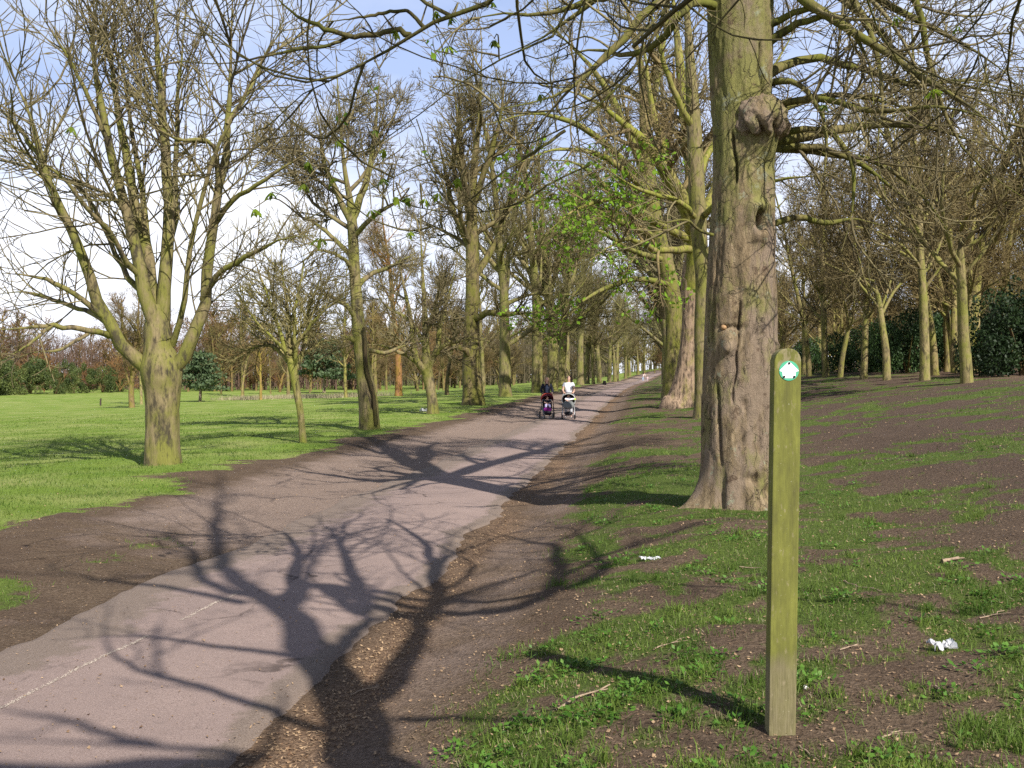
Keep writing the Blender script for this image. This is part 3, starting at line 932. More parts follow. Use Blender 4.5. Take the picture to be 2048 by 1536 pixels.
# --- L1: big many-stemmed sycamore on the left verge
d = 18.3
tr, bs = tpx(d, [(326, 930, 66), (325, 890, 65), (325, 840, 65), (325, 790, 69), (324, 755, 80), (322, 730, 80), (318, 700, 60), (314, 655, 48), (312, 610, 30)])
limbs = [
    L(d, [(318, 755, 30), (285, 735, 30), (245, 690, 26), (214, 640, 24), (195, 595, 23), (176, 545, 21), (158, 498, 19), (140, 450, 18), (118, 400, 17), (95, 340, 16), (66, 245, 13), (42, 185, 11), (14, 120, 10), (-10, 60, 7)], -1.2),
    L(d, [(316, 690, 35), (300, 610, 30), (283, 550, 26), (265, 480, 22), (247, 400, 19), (226, 320, 17), (203, 210, 16), (190, 130, 13), (183, 60, 10), (175, -20, 8), (170, -120, 4)], -.6),
    L(d, [(316, 690, 35), (310, 600, 26), (290, 500, 23), (270, 400, 19), (252, 300, 16), (232, 180, 13), (215, 70, 10), (203, -30, 8), (195, -140, 4)], .8),
    L(d, [(320, 690, 33), (328, 600, 28), (333, 500, 24), (337, 400, 22), (334, 300, 19), (322, 180, 16), (314, 60, 12), (308, -60, 9), (305, -160, 4)], 0.3),
    L(d, [(318, 680, 17), (303, 560, 14), (290, 420, 11), (272, 300, 10), (255, 200, 8), (246, 80, 6), (240, -60, 3)], 1.6),
    L(d, [(330, 755, 31), (362, 725, 30), (388, 675, 26), (404, 620, 23), (412, 550, 22), (425, 480, 19), (438, 400, 17), (452, 300, 15), (460, 200, 13), (463, 100, 10), (466, 0, 9), (470, -110, 4)], -.4),
    L(d, [(345, 690, 14), (357, 650, 12), (368, 590, 11), (380, 500, 10), (402, 400, 9), (430, 310, 8), (470, 230, 7), (520, 130, 6), (580, 20, 4), (620, -60, 3)], -1.6),
    L(d, [(318, 620, 14), (335, 520, 12), (352, 420, 10), (352, 300, 10), (357, 180, 9), (368, 80, 7), (382, -40, 4)], 2.2),
    L(d, [(218, 672, 13), (196, 664, 12), (150, 657, 11), (105, 651, 10), (60, 655, 8), (10, 659, 5), (-50, 664, 3)], -1.8),
    L(d, [(176, 668, 8), (150, 683, 7), (118, 700, 6), (70, 705, 4), (20, 720, 3)], -1.2),
    L(d, [(105, 651, 7), (75, 676, 6), (40, 700, 5), (-10, 727, 4)], -1.6),
    L(d, [(215, 640, 14), (165, 600, 11), (110, 565, 10), (60, 552, 8), (-10, 545, 5)], -1.2),
    L(d, [(228, 655, 12), (180, 625, 10), (140, 612, 9), (60, 585, 7), (-20, 590, 4)], 1.5),
    L(d, [(286, 562, 12), (250, 520, 11), (225, 470, 10), (180, 420, 9), (120, 350, 8), (40, 300, 6), (-40, 270, 4)], -2.4),
    L(d, [(298, 600, 13), (262, 560, 12), (236, 520, 10), (200, 440, 9), (150, 370, 7), (60, 345, 5), (-30, 330, 3)], 2.0),
    L(d, [(405, 600, 13), (440, 545, 11), (500, 510, 10), (560, 480, 7), (630, 470, 4)], -1.5),
    L(d, [(430, 450, 12), (470, 400, 10), (530, 360, 8), (610, 310, 5), (680, 290, 3)], -1.2),
    L(d, [(440, 395, 11), (425, 290, 9), (360, 280, 7), (300, 250, 5), (240, 220, 3)], -2.0),
    L(d, [(456, 250, 10), (500, 180, 8), (545, 90, 6), (590, 40, 4)], 1.2),
    L(d, [(95, 340, 10), (50, 270, 9), (0, 220, 6), (-50, 190, 4)], 1.5),
    L(d, [(226, 320, 10), (190, 220, 9), (140, 120, 7), (90, 40, 5), (50, -40, 3)], -1.5),
]
hero('multi_stemmed_tree', 'large bare tree with many fanned pale stems on the left grass edge', bs, tr, limbs,
     fine_levels(1.0, .60, (.8, 3.8), 1.2, .4, .0085, .30), 11, tk=dict(S=56, M=90, seed=4, amp=.05, flare=.62, flare_h=.30, lobes=4, ridge=.05), nres=16)

# --- R1: old tree with the burr beside the way post
d = 10.7
tr, R1B = tpx(d, [(1478, 1015, 146), (1478, 950, 147), (1478, 880, 147), (1479, 800, 146), (1481, 690, 141), (1482, 600, 137), (1484, 500, 129), (1486, 400, 123), (1486, 300, 116), (1482, 200, 117), (1480, 100, 123), (1479, 0, 128), (1478, -80, 130), (1474, -150, 118), (1470, -220, 90), (1468, -260, 40)], sink=.25)
H = lambda py: EYE + (HZ - py) / FPX * d - R1B[2]
TH = lambda px, py: -90 + math.degrees(math.asin(np.clip((px - 1481) / 66, -.97, .97)))   # facing the viewer
def r1_extra(T, Hh):
    o = 0 * T
    da = lambda a: (T - R(a) + np.pi) % (2 * np.pi) - np.pi
    def crack(px0, py0, px1, py1, dep=.03, sa=1.6):
        dep, sa = dep * 1.7, max(sa, 2.3)
        nonlocal o
        h0, h1 = H(py1), H(py0)
        f = np.clip((Hh - h0) / (h1 - h0), 0, 1)
        a = TH(px1, py1) + (TH(px0, py0) - TH(px1, py1)) * f
        wig = (vnoise(Hh * 6, Hh * 0, None, 5) - .5) * R(5)
        x = da(a * 1.0) if np.isscalar(a) else (T - np.radians(a) + np.pi) % (2 * np.pi) - np.pi
        env = sstep(h0 - .04, h0 + .06, Hh) * sstep(h1 + .04, h1 - .06, Hh)
        o = o - dep * env * np.exp(-((x - wig) / R(sa)) ** 2)
    crack(1462, 560, 1455, 760); crack(1534, 662, 1541, 740, .035); crack(1506, 780, 1503, 860, .02)
    crack(1508, 60, 1512, 205, .07, 3.0); crack(1443, 230, 1452, 330, .05, 2.5); crack(1432, 720, 1438, 880, .03, 2)
    crack(1497, 890, 1497, 985, .02); crack(1424, 480, 1420, 640, .03, 2)
    crack(1448, 640, 1470, 640, .02, 6)
    # shallow bare strip where the bark fell away, with a lip each side
    strip = sstep(H(880), H(820), Hh) * sstep(H(470), H(540), Hh)
    x = (T - R(-96) - (vnoise(Hh * 1.7, Hh * 0, None, 8) - .5) * .5 + np.pi) % (2 * np.pi) - np.pi
    o = o - .022 * strip * (1 - sstep(R(20), R(28), np.abs(x)))
    # flaky bark plates
    n = fbm(np.cos(T) * 5, np.sin(T) * 5, Hh * 3.2, seed=19, octv=4)
    o = o + .008 * sstep(.50, .56, n) - .007 * sstep(.42, .36, n)
    return o
feats = [
    (H(402), TH(1501, 402), .085, 6.5, -.22), (H(392), TH(1485, 392), .11, 12, .07), (H(430), TH(1500, 430), .08, 16, .06), (H(375), TH(1500, 375), .06, 22, .05),
    (H(640), TH(1452, 640), .12, 15, .045), (H(612), TH(1450, 612), .03, 20, -.05), (H(645), TH(1540, 645), .05, 7, .04),
    (H(655), TH(1447, 655), .045, 8, .04), (H(760), TH(1475, 755), .06, 5, -.05), (H(905), TH(1490, 905), .05, 12, -.05), (H(930), TH(1515, 920), .06, 9, -.05),
    (H(290), TH(1515, 290), .10, 24, -.04), (H(205), TH(1528, 200), .16, 20, .05), (H(238), TH(1518, 238), .26, 26, .11), (H(170), TH(1522, 170), .22, 14, .05), (.0, -150, .22, 6, .13), (.0, -112, .2, 6, .12), (.0, -78, .22, 7, .14), (.25, -128, .3, 5, -.05), (.2, -95, .25, 5, -.05),
    (0, -172, .36, 22, .26), (0, -168, .14, 14, .50), (-.02, -135, .16, 11, .50), (0, -60, .25, 20, .12), (0, -95, .2, 16, .06),
]
limbs = [
    L(d, [(1480, -130, 70), (1455, -220, 60), (1420, -330, 50), (1370, -450, 40)], .2),
    L(d, [(1480, -130, 70), (1520, -230, 55), (1570, -350, 45), (1620, -480, 35), (1650, -620, 20)], 1.2),
    np.vstack([L(d, [(1478, -90, 64)]), shadow_limb([(850, 940, 50), (800, 915, 40), (740, 878, 30), (690, 850, 18)], R1B, .5)]),
    np.vstack([L(d, [(1478, -60, 50)]), shadow_limb([(840, 958, 40), (760, 962, 32), (650, 950, 24), (560, 940, 14)], R1B, -1.2)]),
    np.vstack([L(d, [(1478, -80, 50)]), shadow_limb([(940, 940, 40), (1000, 925, 32), (1110, 895, 22), (1200, 870, 14)], R1B, 1.0)]),
    np.vstack([L(d, [(1476, -140, 50)]), shadow_limb([(850, 905, 26), (880, 880, 14)], R1B, 1.6)]),
    L(d + .15, [(1530, 282, 26), (1590, 278, 23), (1640, 268, 21), (1700, 256, 17), (1780, 250, 14), (1850, 254, 12), (1950, 285, 8), (2060, 320, 5)], 1.2),
    L(d + .2, [(1530, 300, 18), (1600, 292, 15), (1660, 300, 13), (1730, 335, 11), (1800, 390, 8), (1850, 430, 5)], .6),
    L(d + .25, [(1530, 448, 14), (1600, 437, 12), (1660, 447, 11), (1700, 437, 8), (1770, 452, 5)], .4),
    L(d, [(1520, 100, 22), (1560, 70, 16), (1600, 45, 14), (1660, 33, 12), (1730, 42, 9), (1810, 28, 6)], -.8),
    L(d, [(1450, 25, 22), (1420, 12, 17), (1385, 10, 14), (1340, 45, 11), (1270, 60, 8), (1200, 75, 5)], -.9),
    L(d, [(1500, -60, 34), (1560, -40, 24), (1640, 25, 19), (1740, 90, 15), (1840, 150, 12), (1960, 230, 9), (2070, 330, 5)], -1.6),
    L(d, [(1520, 160, 22), (1600, 120, 17), (1700, 130, 14), (1820, 172, 11), (1940, 160, 9), (2070, 190, 5)], 1.6),
    L(d, [(1500, -100, 34), (1600, -90, 24), (1710, -30, 18), (1830, 40, 13), (1960, 110, 9), (2070, 200, 5)], .6),
    L(d + .2, [(1530, 225, 16), (1600, 205, 14), (1680, 190, 11), (1770, 205, 9), (1880, 240, 6)], 2.0),
    L(d, [(1455, -90, 34), (1390, -60, 24), (1310, 10, 18), (1215, 110, 15), (1150, 172, 12), (1070, 205, 9), (960, 225, 6)], -.8),
    L(d, [(1460, -110, 30), (1400, -110, 22), (1300, -60, 17), (1180, 10, 12), (1080, 80, 8), (980, 120, 5)], 1.4),
    L(d, [(1500, 70, 22), (1560, 40, 14), (1620, 22, 12), (1690, 55, 10), (1738, 130, 8), (1746, 210, 5)], -1.0),
    L(d, [(1530, -60, 26), (1650, -20, 16), (1750, 60, 14), (1805, 130, 12), (1860, 170, 10), (1960, 205, 8), (2070, 265, 5)], 1.5),
    L(d + .2, [(1530, 296, 14), (1600, 300, 12), (1670, 312, 11), (1760, 330, 10), (1850, 400, 8), (1905, 480, 5)], 1.0),
    L(d, [(1530, 170, 16), (1590, 165, 11), (1640, 225, 9), (1652, 300, 8), (1640, 385, 5)], -.9),
    L(d, [(1520, -90, 26), (1640, -70, 16), (1710, 10, 13), (1748, 95, 11), (1764, 200, 9), (1752, 300, 7), (1772, 400, 4)], -1.3),
    L(d, [(1520, -120, 28), (1700, -110, 18), (1830, -10, 14), (1855, 120, 12), (1900, 255, 10), (1965, 340, 8), (2070, 410, 5)], .4),
    L(d + .1, [(1540, 270, 16), (1650, 262, 12), (1702, 325, 10), (1704, 420, 8), (1682, 505, 4)], -.5),
    L(d + .1, [(1530, 215, 16), (1640, 200, 13), (1760, 225, 11), (1880, 215, 9), (2060, 260, 5)], -1.8),
    L(d, [(1455, -70, 28), (1400, -30, 18), (1330, 75, 14), (1262, 110, 12), (1180, 100, 9), (1080, 130, 6)], 1.2),
    L(d, [(1450, -120, 28), (1330, -100, 18), (1200, -10, 14), (1090, 30, 11), (980, 30, 8), (880, 80, 5)], .2),
    L(d - .3, [(1425, 470, 7), (1400, 462, 6), (1370, 440, 5), (1330, 445, 4), (1290, 430, 3)], -.5),
    L(d - .2, [(1500, 455, 6), (1490, 500, 5), (1487, 530, 4), (1492, 550, 3)], -.15),
]

def bark_old_hero():
    m, t, b = mat_new('bark_old_burred')
    vs = objcoord(t, (1, 1, .3)); vo = objcoord(t); vl = objcoord(t, (1, 1, .16))
    wrp = nd(t, 'ShaderNodeVectorMath', operation='MULTIPLY_ADD'); wn = nd(t, 'ShaderNodeTexNoise', i_Scale=5.0, i_Detail=4.0)
    t.links.new(vo, wn.inputs['Vector']); t.links.new(wn.outputs['Color'], wrp.inputs[0]); wrp.inputs[1].default_value = (.16, .16, .16); t.links.new(vl, wrp.inputs[2])
    def plates(sc, lo, hi):
        v = nd(t, 'ShaderNodeTexVoronoi', feature='DISTANCE_TO_EDGE', i_Scale=sc); t.links.new(wrp.outputs[0], v.inputs['Vector'])
        return ramp(t, v.outputs['Distance'], [(lo, (1, 1, 1)), (hi, (0, 0, 0))])
    n1 = noise(t, vs, 13, 7, .75); n2 = noise(t, objcoord(t, (1, 1, .6)), 2.6, 6, .7); n3 = noise(t, objcoord(t, (1, 1, 1), (5, 2, 1)), 3.6, 7, .72); n4 = noise(t, vo, 85, 4, .75)
    n5 = noise(t, objcoord(t, (1, 1, .35), (9, 4, 7)), 2.0, 5, .65); n6 = noise(t, objcoord(t, (1, 1, .5), (2, 8, 3)), 24, 5, .75); n8 = noise(t, objcoord(t, (1, 1, .18)), 46, 4, .7)
    c = ramp(t, n1, [(.26, (.095, .066, .038)), (.5, (.225, .165, .095)), (.74, (.37, .285, .18))])
    vc = nd(t, 'ShaderNodeTexVoronoi', i_Scale=19.0); vm = nd(t, 'ShaderNodeMapping'); vm.inputs['Scale'].default_value = (1, 1, 1.4); t.links.new(wrp.outputs[0], vm.inputs[0]); t.links.new(vm.outputs[0], vc.inputs['Vector'])
    vsep = nd(t, 'ShaderNodeSeparateColor'); t.links.new(vc.outputs['Color'], vsep.inputs[0])
    c = mix(t, 1.0, c, ramp(t, vsep.outputs[0], [(0, (.62, .62, .62)), (.5, (.95, .95, .95)), (1, (1.0, 1.0, 1.0))]), 'MULTIPLY')
    c = mix(t, ramp(t, n5, [(.50, (0, 0, 0)), (.57, (.95, .95, .95))]), c, mix(t, n8, (.13, .092, .062), (.29, .222, .16)))   # bare fibrous wood
    sp = nd(t, 'ShaderNodeSeparateXYZ'); t.links.new(vo, sp.inputs[0])
    hi = nd(t, 'ShaderNodeMapRange'); hi.inputs['From Min'].default_value = 2.8; hi.inputs['From Max'].default_value = 4.4
    hi.inputs['To Max'].default_value = .16; t.links.new(sp.outputs['Z'], hi.inputs['Value'])
    ad = nd(t, 'ShaderNodeMath', operation='ADD'); t.links.new(n2, ad.inputs[0]); t.links.new(hi.outputs[0], ad.inputs[1])
    c = mix(t, ramp(t, ad.outputs[0], [(.51, (0, 0, 0)), (.66, (.85, .85, .85))]), c, mix(t, n6, (.09, .088, .025), (.26, .255, .07)))     # algae film
    c = mix(t, ramp(t, n3, [(.60, (0, 0, 0)), (.65, (.8, .8, .8))]), c, mix(t, n4, (.14, .15, .09), (.34, .35, .25)))                    # lichen
    c = mix(t, ramp(t, n3, [(.36, (.9, .9, .9)), (.42, (0, 0, 0))]), c, (.085, .055, .035))
    c = mix(t, ramp(t, n4, [(.68, (0, 0, 0)), (.74, (.6, .6, .6))]), c, (.40, .36, .27))
    c = mix(t, ramp(t, n6, [(.30, (.9, .9, .9)), (.37, (0, 0, 0))]), c, (.035, .027, .02))
    pm = mix(t, ramp(t, n2, [(.42, (0, 0, 0)), (.60, (.8, .8, .8))]), (0, 0, 0), plates(8.5, .006, .026))
    c = mix(t, pm, c, (.03, .023, .018))
    c = mix(t, ramp(t, n1, [(.31, (1, 1, 1)), (.37, (0, 0, 0))]), c, (.03, .023, .017))
    t.links.new(c, b.inputs['Base Color'])
    hgt = mix(t, .45, n1, n6); hgt = mix(t, pm, hgt, (0, 0, 0)); hgt = mix(t, .22, hgt, vsep.outputs[0]); hgt = mix(t, .2, hgt, n4)
    bump(t, b, hgt, 1.0, .045)
    b.inputs['Roughness'].default_value = .92
    return m
M_R1 = bark_old_hero()
e1, _ = hero('burred_tree', 'thick old tree trunk with a big burr right behind the green way post', R1B, tr, limbs,
     [dict(dens=1.25, f=(.15, 1), ang=(28, 62), lr=(.28, .55), lm=(.9, 3.6), n=8, wob=.1, bend=.8, up=.15, rr=.5, rmin=.016, tip=.35, S=5)] + fine_levels(.9, 1.05, (.4, 2.1), 1.0, .2, .006), 23, att=False, mat=M_R1, tk=dict(S=176, M=440, seed=9, amp=.032, flare=.42, flare_h=.26, lobes=3, feats=feats, extra=r1_extra), nres=14, S=12)
for c in [o for o in COL.objects if o.parent == e1 and o.name.startswith('limb')]:
    c.data.materials[0] = M_BARK; c.color = (.72, .76, .55, 1)

# the burr: a domed, folded swelling with knuckled underside
def burr_mesh():
    nu_, nv_ = 96, 64
    u = np.arange(nu_) / nu_ * 2 * np.pi; v = np.linspace(0.02, np.pi - .02, nv_)
    U, V = np.meshgrid(u, v)
    x, y, z = np.sin(V) * np.cos(U), np.sin(V) * np.sin(U), np.cos(V)
    ridg = np.abs(np.sin(U * 5.0 + 1.6 * np.sin(V * 2) + 1.2 * vnoise(x * 2, y * 2, z * 2, 3)))
    low = sstep(.25, -.6, z)
    r = 1 + .30 * low * (ridg - .5) + .12 * (fbm(x * 2.2 + 3, y * 2.2, z * 2.2, 6) - .5) * 2 + .10 * (fbm(x * 7, y * 7, z * 4, 8) - .5) * 2 + .05 * (fbm(x * 17, y * 17, z * 9, 18) - .5) * 2 - .05 * np.exp(-(ridg / .16) ** 2)
    r = r * (1 - .22 * sstep(-.55, -1, z))
    p = np.stack([x * r * .285, y * r * .28, z * r * np.where(z > 0, .27, .25)], -1).reshape(-1, 3)
    i = np.arange(nv_ - 1)[:, None] * nu_; j = np.arange(nu_)[None]; k = (j + 1) % nu_
    return mesh_np('burr', p, [np.stack([i + j, i + nu_ + j, i + nu_ + k, i + k], -1).reshape(-1, 4)], M_R1)
bp = P(1520, 243, d - .20) - np.array(R1B)
link('burr', burr_mesh(), e1, bp)
# small sawn-off snags on the trunk
for (px, py, s) in ((1541, 646, .035), (1447, 655, .03)):
    bm = bmesh.new()
    bmesh.ops.create_icosphere(bm, subdivisions=2, radius=s)
    for v_ in bm.verts: v_.co *= 1 + .25 * (float(vnoise(v_.co.x * 40, v_.co.y * 40, v_.co.z * 40, 2)) - .5)
    q = P(px, py, d - .37 + abs(px - 1481) / 66 * .20) - np.array(R1B)
    bm_obj('snag', bm, simple('snag_wood', (.33, .20, .10), .9, .3, 30), e1, q, True)

# --- right row behind it
G_LEAF = dict(size=.19, rep=3, spread=.12, pick=lambda q, r: (r.random(len(q)) < .10) & (q[:, 2] < 9.5))
d = 33.0
tr, bs = tpx(d, [(1404, 846, 34), (1404, 800, 30), (1403, 720, 28), (1402, 650, 27), (1404, 560, 27), (1399, 480, 31), (1394, 400, 33), (1390, 300, 31), (1384, 200, 29), (1378, 100, 25), (1372, 0, 20), (1366, -120, 12), (1362, -220, 5)])
hero('slim_tree', 'slim straight green-barked tree tucked close behind the burred trunk', bs, tr,
     [L(d, [(1388, 260, 15), (1350, 190, 12), (1310, 60, 9), (1280, -60, 5)], -2), L(d, [(1392, 370, 14), (1430, 280, 12), (1500, 150, 9), (1580, 40, 5)], 3),
      L(d, [(1396, 440, 13), (1350, 400, 11), (1280, 380, 9), (1200, 330, 5)], -3), L(d, [(1396, 440, 14), (1450, 400, 12), (1560, 360, 9), (1680, 350, 5)], -4)],
     fine_levels(.9, .65, (.6, 2.4), 1.7, .2), 31, tk=dict(S=26, M=60, seed=6, amp=.05, flare=.6), extra_up=[tr[6:]], S=7)
d = 42.0
tr, bs = tpx(d, [(1358, 832, 66), (1366, 800, 60), (1376, 750, 52), (1384, 690, 48), (1388, 630, 48), (1386, 590, 48), (1386, 550, 46), (1386, 510, 30)])
hero('forked_tree', 'leaning pinkish old trunk that forks in a dark hollow behind the burred tree', bs, tr, [
    L(d, [(1386, 580, 49), (1392, 520, 41), (1388, 450, 35), (1366, 410, 33), (1338, 355, 29), (1300, 300, 24), (1240, 240, 18), (1160, 190, 12), (1080, 170, 7)], -3),
    L(d, [(1372, 420, 27), (1335, 365, 22), (1324, 300, 18), (1306, 220, 13), (1290, 120, 10), (1280, 30, 6)], -1),
    L(d, [(1388, 560, 46), (1396, 480, 39), (1392, 400, 34), (1380, 300, 29), (1366, 200, 24), (1352, 60, 18), (1340, -60, 12), (1335, -160, 6)], 1),
    L(d, [(1392, 450, 27), (1430, 380, 22), (1480, 280, 17), (1540, 150, 12), (1600, 40, 7)], 3),
    L(d, [(1350, 395, 18), (1280, 370, 15), (1200, 310, 12), (1110, 300, 10), (1030, 330, 6)], -4),
    L(d, [(1380, 480, 17), (1300, 440, 15), (1230, 400, 12), (1150, 420, 9), (1090, 470, 5)], -6),
    L(d, [(1385, 500, 17), (1320, 500, 13), (1250, 480, 11), (1180, 520, 7)], -7),
    ], [dict(dens=.8, f=(.25, 1), ang=(35, 65), lr=(.35, .5), lm=(1.5, 4), n=7, wob=.12, bend=.7, up=-.2, rr=.5, rmin=.03, tip=.3, S=5)] + fine_levels(.9, .62, (.6, 2.6), 2.0, -.1), 37, mat=M_BARKO, tk=dict(S=40, M=70, seed=8, amp=.07, flare=.45, flare_h=.5, ridge=.09, feats=[(9.0, -90, 1.2, 22, -.35)]), S=9,
     leaves=dict(G_LEAF, pick=lambda q, r: (r.random(len(q)) < .45) & (q[:, 2] < 10)), tint=(1.15, 1.06, .95))
d = 55.0
tr, bs = tpx(d, [(1344, 778, 42), (1345, 740, 36), (1347, 680, 33), (1347, 620, 34), (1340, 565, 33), (1323, 500, 32), (1308, 430, 30), (1297, 350, 28), (1290, 250, 26), (1284, 150, 22), (1262, 60, 16), (1240, -40, 10), (1225, -120, 4)])
hero('leaning_tree', 'dark ivy-streaked trunk curving left over the path, beyond the leaning forked trunk', bs, tr, [
    L(d, [(1302, 390, 20), (1262, 280, 16), (1200, 160, 12), (1110, 60, 7), (1050, 0, 4)], -3),
    L(d, [(1292, 280, 16), (1310, 180, 13), (1330, 60, 10), (1345, -60, 5)], 3),
    L(d, [(1310, 440, 16), (1240, 400, 12), (1160, 330, 9), (1080, 320, 5)], -5),
    L(d, [(1320, 480, 17), (1232, 440, 13), (1120, 398, 10), (1000, 420, 6)], -4),
    L(d, [(1300, 380, 18), (1200, 280, 14), (1090, 228, 10), (970, 250, 6)], -6),
    L(d, [(1342, 570, 14), (1262, 560, 11), (1180, 592, 9), (1110, 650, 5)], -7),
    L(d, [(1330, 520, 14), (1260, 500, 11), (1190, 460, 8), (1130, 480, 4)], -6),
    ], [dict(dens=.6, f=(.25, 1), ang=(35, 65), lr=(.3, .45), lm=(1.5, 4), n=7, wob=.12, bend=.7, up=-.1, rr=.5, rmin=.03, tip=.3, S=5)] + fine_levels(.9, .85, (.6, 2.8), 2.2, -.1), 41, tk=dict(S=30, M=60, seed=12, amp=.08, flare=.5, ridge=.1), extra_up=[tr[6:]], S=7, leaves=dict(G_LEAF, pick=lambda q, r: (r.random(len(q)) < .40) & (q[:, 2] < 11)), tint=(1.0, 1.02, .85))

for nm_, tn_ in (('forked_tree', (1.25, 1.32, .9)), ('leaning_tree', (1.05, 1.15, .8)), ('slim_tree', (1.2, 1.3, .85))):
    for o in list(COL.objects):
        if o.parent is not None and o.parent.name == nm_ and o.name.startswith('limb'):
            o.data.materials[0] = M_BARK; o.color = (*tn_, 1)
            if nm_ != 'slim_tree':
                pass
# --- left row
LEV = lambda dn, th, l0=.75, lm=(2.2, 5.0), up=.8: [dict(dens=l0, f=(.22, 1), ang=(30, 62), lr=(.3, .45), lm=lm, n=8, wob=.1, bend=.5, up=up, rr=.55, rmin=.04, tip=.2, S=6)] + fine_levels(.75, dn, (.5, 2.2), th, .4)
d = 24.6
tr, bs = tpx(d, [(606, 886, 15), (604, 860, 14), (600, 820, 14), (594, 785, 15), (588, 750, 18), (583, 725, 18), (580, 700, 10)])
hero('young_tree', 'slender young vase-shaped tree between the big left tree and the gnarled trunk', bs, tr, [
    L(d, [(586, 740, 13), (572, 700, 10), (555, 650, 8), (535, 590, 6), (510, 520, 4), (490, 460, 3)], -.5), L(d, [(584, 735, 12), (580, 690, 9), (575, 620, 7), (565, 540, 5), (560, 460, 3)], .3),
    L(d, [(586, 735, 12), (592, 690, 9), (590, 620, 7), (605, 550, 5), (610, 480, 3)], -.3), L(d, [(590, 740, 12), (606, 705, 9), (616, 660, 7), (618, 620, 6), (640, 560, 4), (660, 500, 3)], .6),
    L(d, [(588, 735, 10), (600, 680, 8), (640, 630, 6), (690, 590, 4)], -.8), L(d, [(582, 730, 10), (555, 700, 8), (520, 680, 6), (475, 640, 4)], .6),
    L(d, [(582, 725, 9), (560, 690, 7), (510, 640, 5), (460, 560, 3)], -1), L(d, [(586, 725, 9), (584, 680, 7), (630, 620, 5), (670, 520, 3)], 1),
    L(d, [(582, 725, 9), (545, 690, 7), (490, 700, 5), (450, 690, 3)], 1), L(d, [(588, 730, 9), (620, 700, 7), (660, 680, 5), (700, 680, 3)], .9)],
    fine_levels(1, 1.15, (.4, 1.7), 1.3, .3), 43, tint=(1.25, 1.3, 1.1), tk=dict(S=18, M=40, seed=3, amp=.05, flare=.5, flare_h=.12), S=7)
d = 31.0
tr, bs = tpx(d, [(739, 858, 42), (738, 830, 40), (736, 800, 39), (731, 770, 35), (726, 730, 30), (721, 690, 29), (716, 640, 25), (713, 590, 23), (709, 540, 22), (707, 490, 21), (704, 440, 22), (700, 400, 18), (690, 340, 15), (682, 260, 12), (676, 170, 8), (672, 100, 4)])
e3, _ = hero('gnarled_tree', 'tall tree with a gnarled swollen foot and dark ivy stem at the path bend', bs, tr, [
    L(d, [(704, 440, 18), (722, 400, 15), (738, 350, 13), (748, 280, 10), (756, 200, 7), (760, 130, 4)], .8), L(d, [(705, 450, 14), (676, 390, 12), (650, 330, 10), (640, 260, 7), (620, 180, 4)], -.8),
    L(d, [(716, 640, 12), (690, 610, 9), (655, 590, 8), (610, 590, 5)], -1), L(d, [(722, 690, 12), (700, 676, 10), (678, 670, 8)], -.4), L(d, [(712, 580, 12), (740, 550, 10), (790, 530, 8), (840, 500, 5)], 1),
    L(d, [(708, 520, 12), (670, 480, 9), (620, 440, 7), (570, 430, 4)], .8), L(d, [(730, 700, 9), (770, 705, 8), (810, 690, 6), (850, 680, 4)], 1.2), L(d, [(712, 560, 10), (690, 520, 8), (640, 500, 6), (590, 520, 4)], -1.8),
    L(d, [(706, 480, 12), (740, 440, 10), (800, 400, 7), (850, 380, 4)], -1.5)],
    [dict(dens=1.0, f=(.2, 1), ang=(30, 66), lr=(.35, .55), lm=(1.4, 3.6), n=7, wob=.1, bend=.5, up=.6, rr=.5, rmin=.03, tip=.25, S=5)] + fine_levels(1.0, 1.5, (.6, 3.0), 1.6, .4), 47,
    tk=dict(S=48, M=110, seed=14, amp=.09, flare=.4, flare_h=.2, ridge=.12, feats=[(.75, -95, .45, 40, .05), (1.0, -60, .1, 12, -.08), (.45, -110, .12, 14, -.08)]), extra_up=[tr[8:]], S=8)
iv = np.array([[*P(x, y, d - .27), w / 2 / FPX * d] for x, y, w in ((752, 850, 9), (748, 800, 8), (742, 770, 9), (734, 745, 8), (731, 715, 8), (730, 680, 7), (727, 655, 6))]); iv[:, :3] -= np.array(bs)
o = link('ivy_stem', Tubes().add(cr(iv, 22)[:, :3], cr(iv, 22)[:, 3], 8).mesh('ivy_stem', M_BARKW), e3); o.color = (.32, .28, .25, 1)
d = 43.0
tr, bs = tpx(d, [(866, 832, 24), (865, 805, 21), (861, 780, 20), (856, 755, 22), (853, 735, 22), (852, 700, 16), (850, 640, 13), (846, 560, 11), (842, 480, 8), (840, 400, 4)])
hero('low_forked_tree', 'tree with a low elbowed fork standing between the gnarled tree and the thick dark trunk', bs, tr, [
    L(d, [(858, 752, 17), (838, 728, 14), (826, 695, 12), (822, 640, 10), (805, 560, 7), (790, 470, 4)], -1.2), L(d, [(856, 740, 15), (872, 700, 12), (882, 650, 9), (900, 580, 7), (920, 500, 4)], 1), L(d, [(835, 725, 10), (800, 705, 8), (760, 690, 6), (725, 690, 4)], -1),
    L(d, [(862, 720, 10), (890, 690, 8), (930, 680, 6), (960, 660, 4)], -.8), L(d, [(852, 690, 10), (820, 640, 8), (770, 610, 5), (740, 560, 3)], .8)],
    [dict(dens=1.1, f=(.15, 1), ang=(30, 68), lr=(.35, .55), lm=(1.5, 4.2), n=7, wob=.12, bend=.5, up=.4, rr=.5, rmin=.03, tip=.25, S=5)] + fine_levels(.9, 1.2, (.6, 2.6), 2.1, .3), 53, tk=dict(S=26, M=50, seed=15, amp=.06, flare=.5), extra_up=[tr[5:]], S=7)
d = 52.0
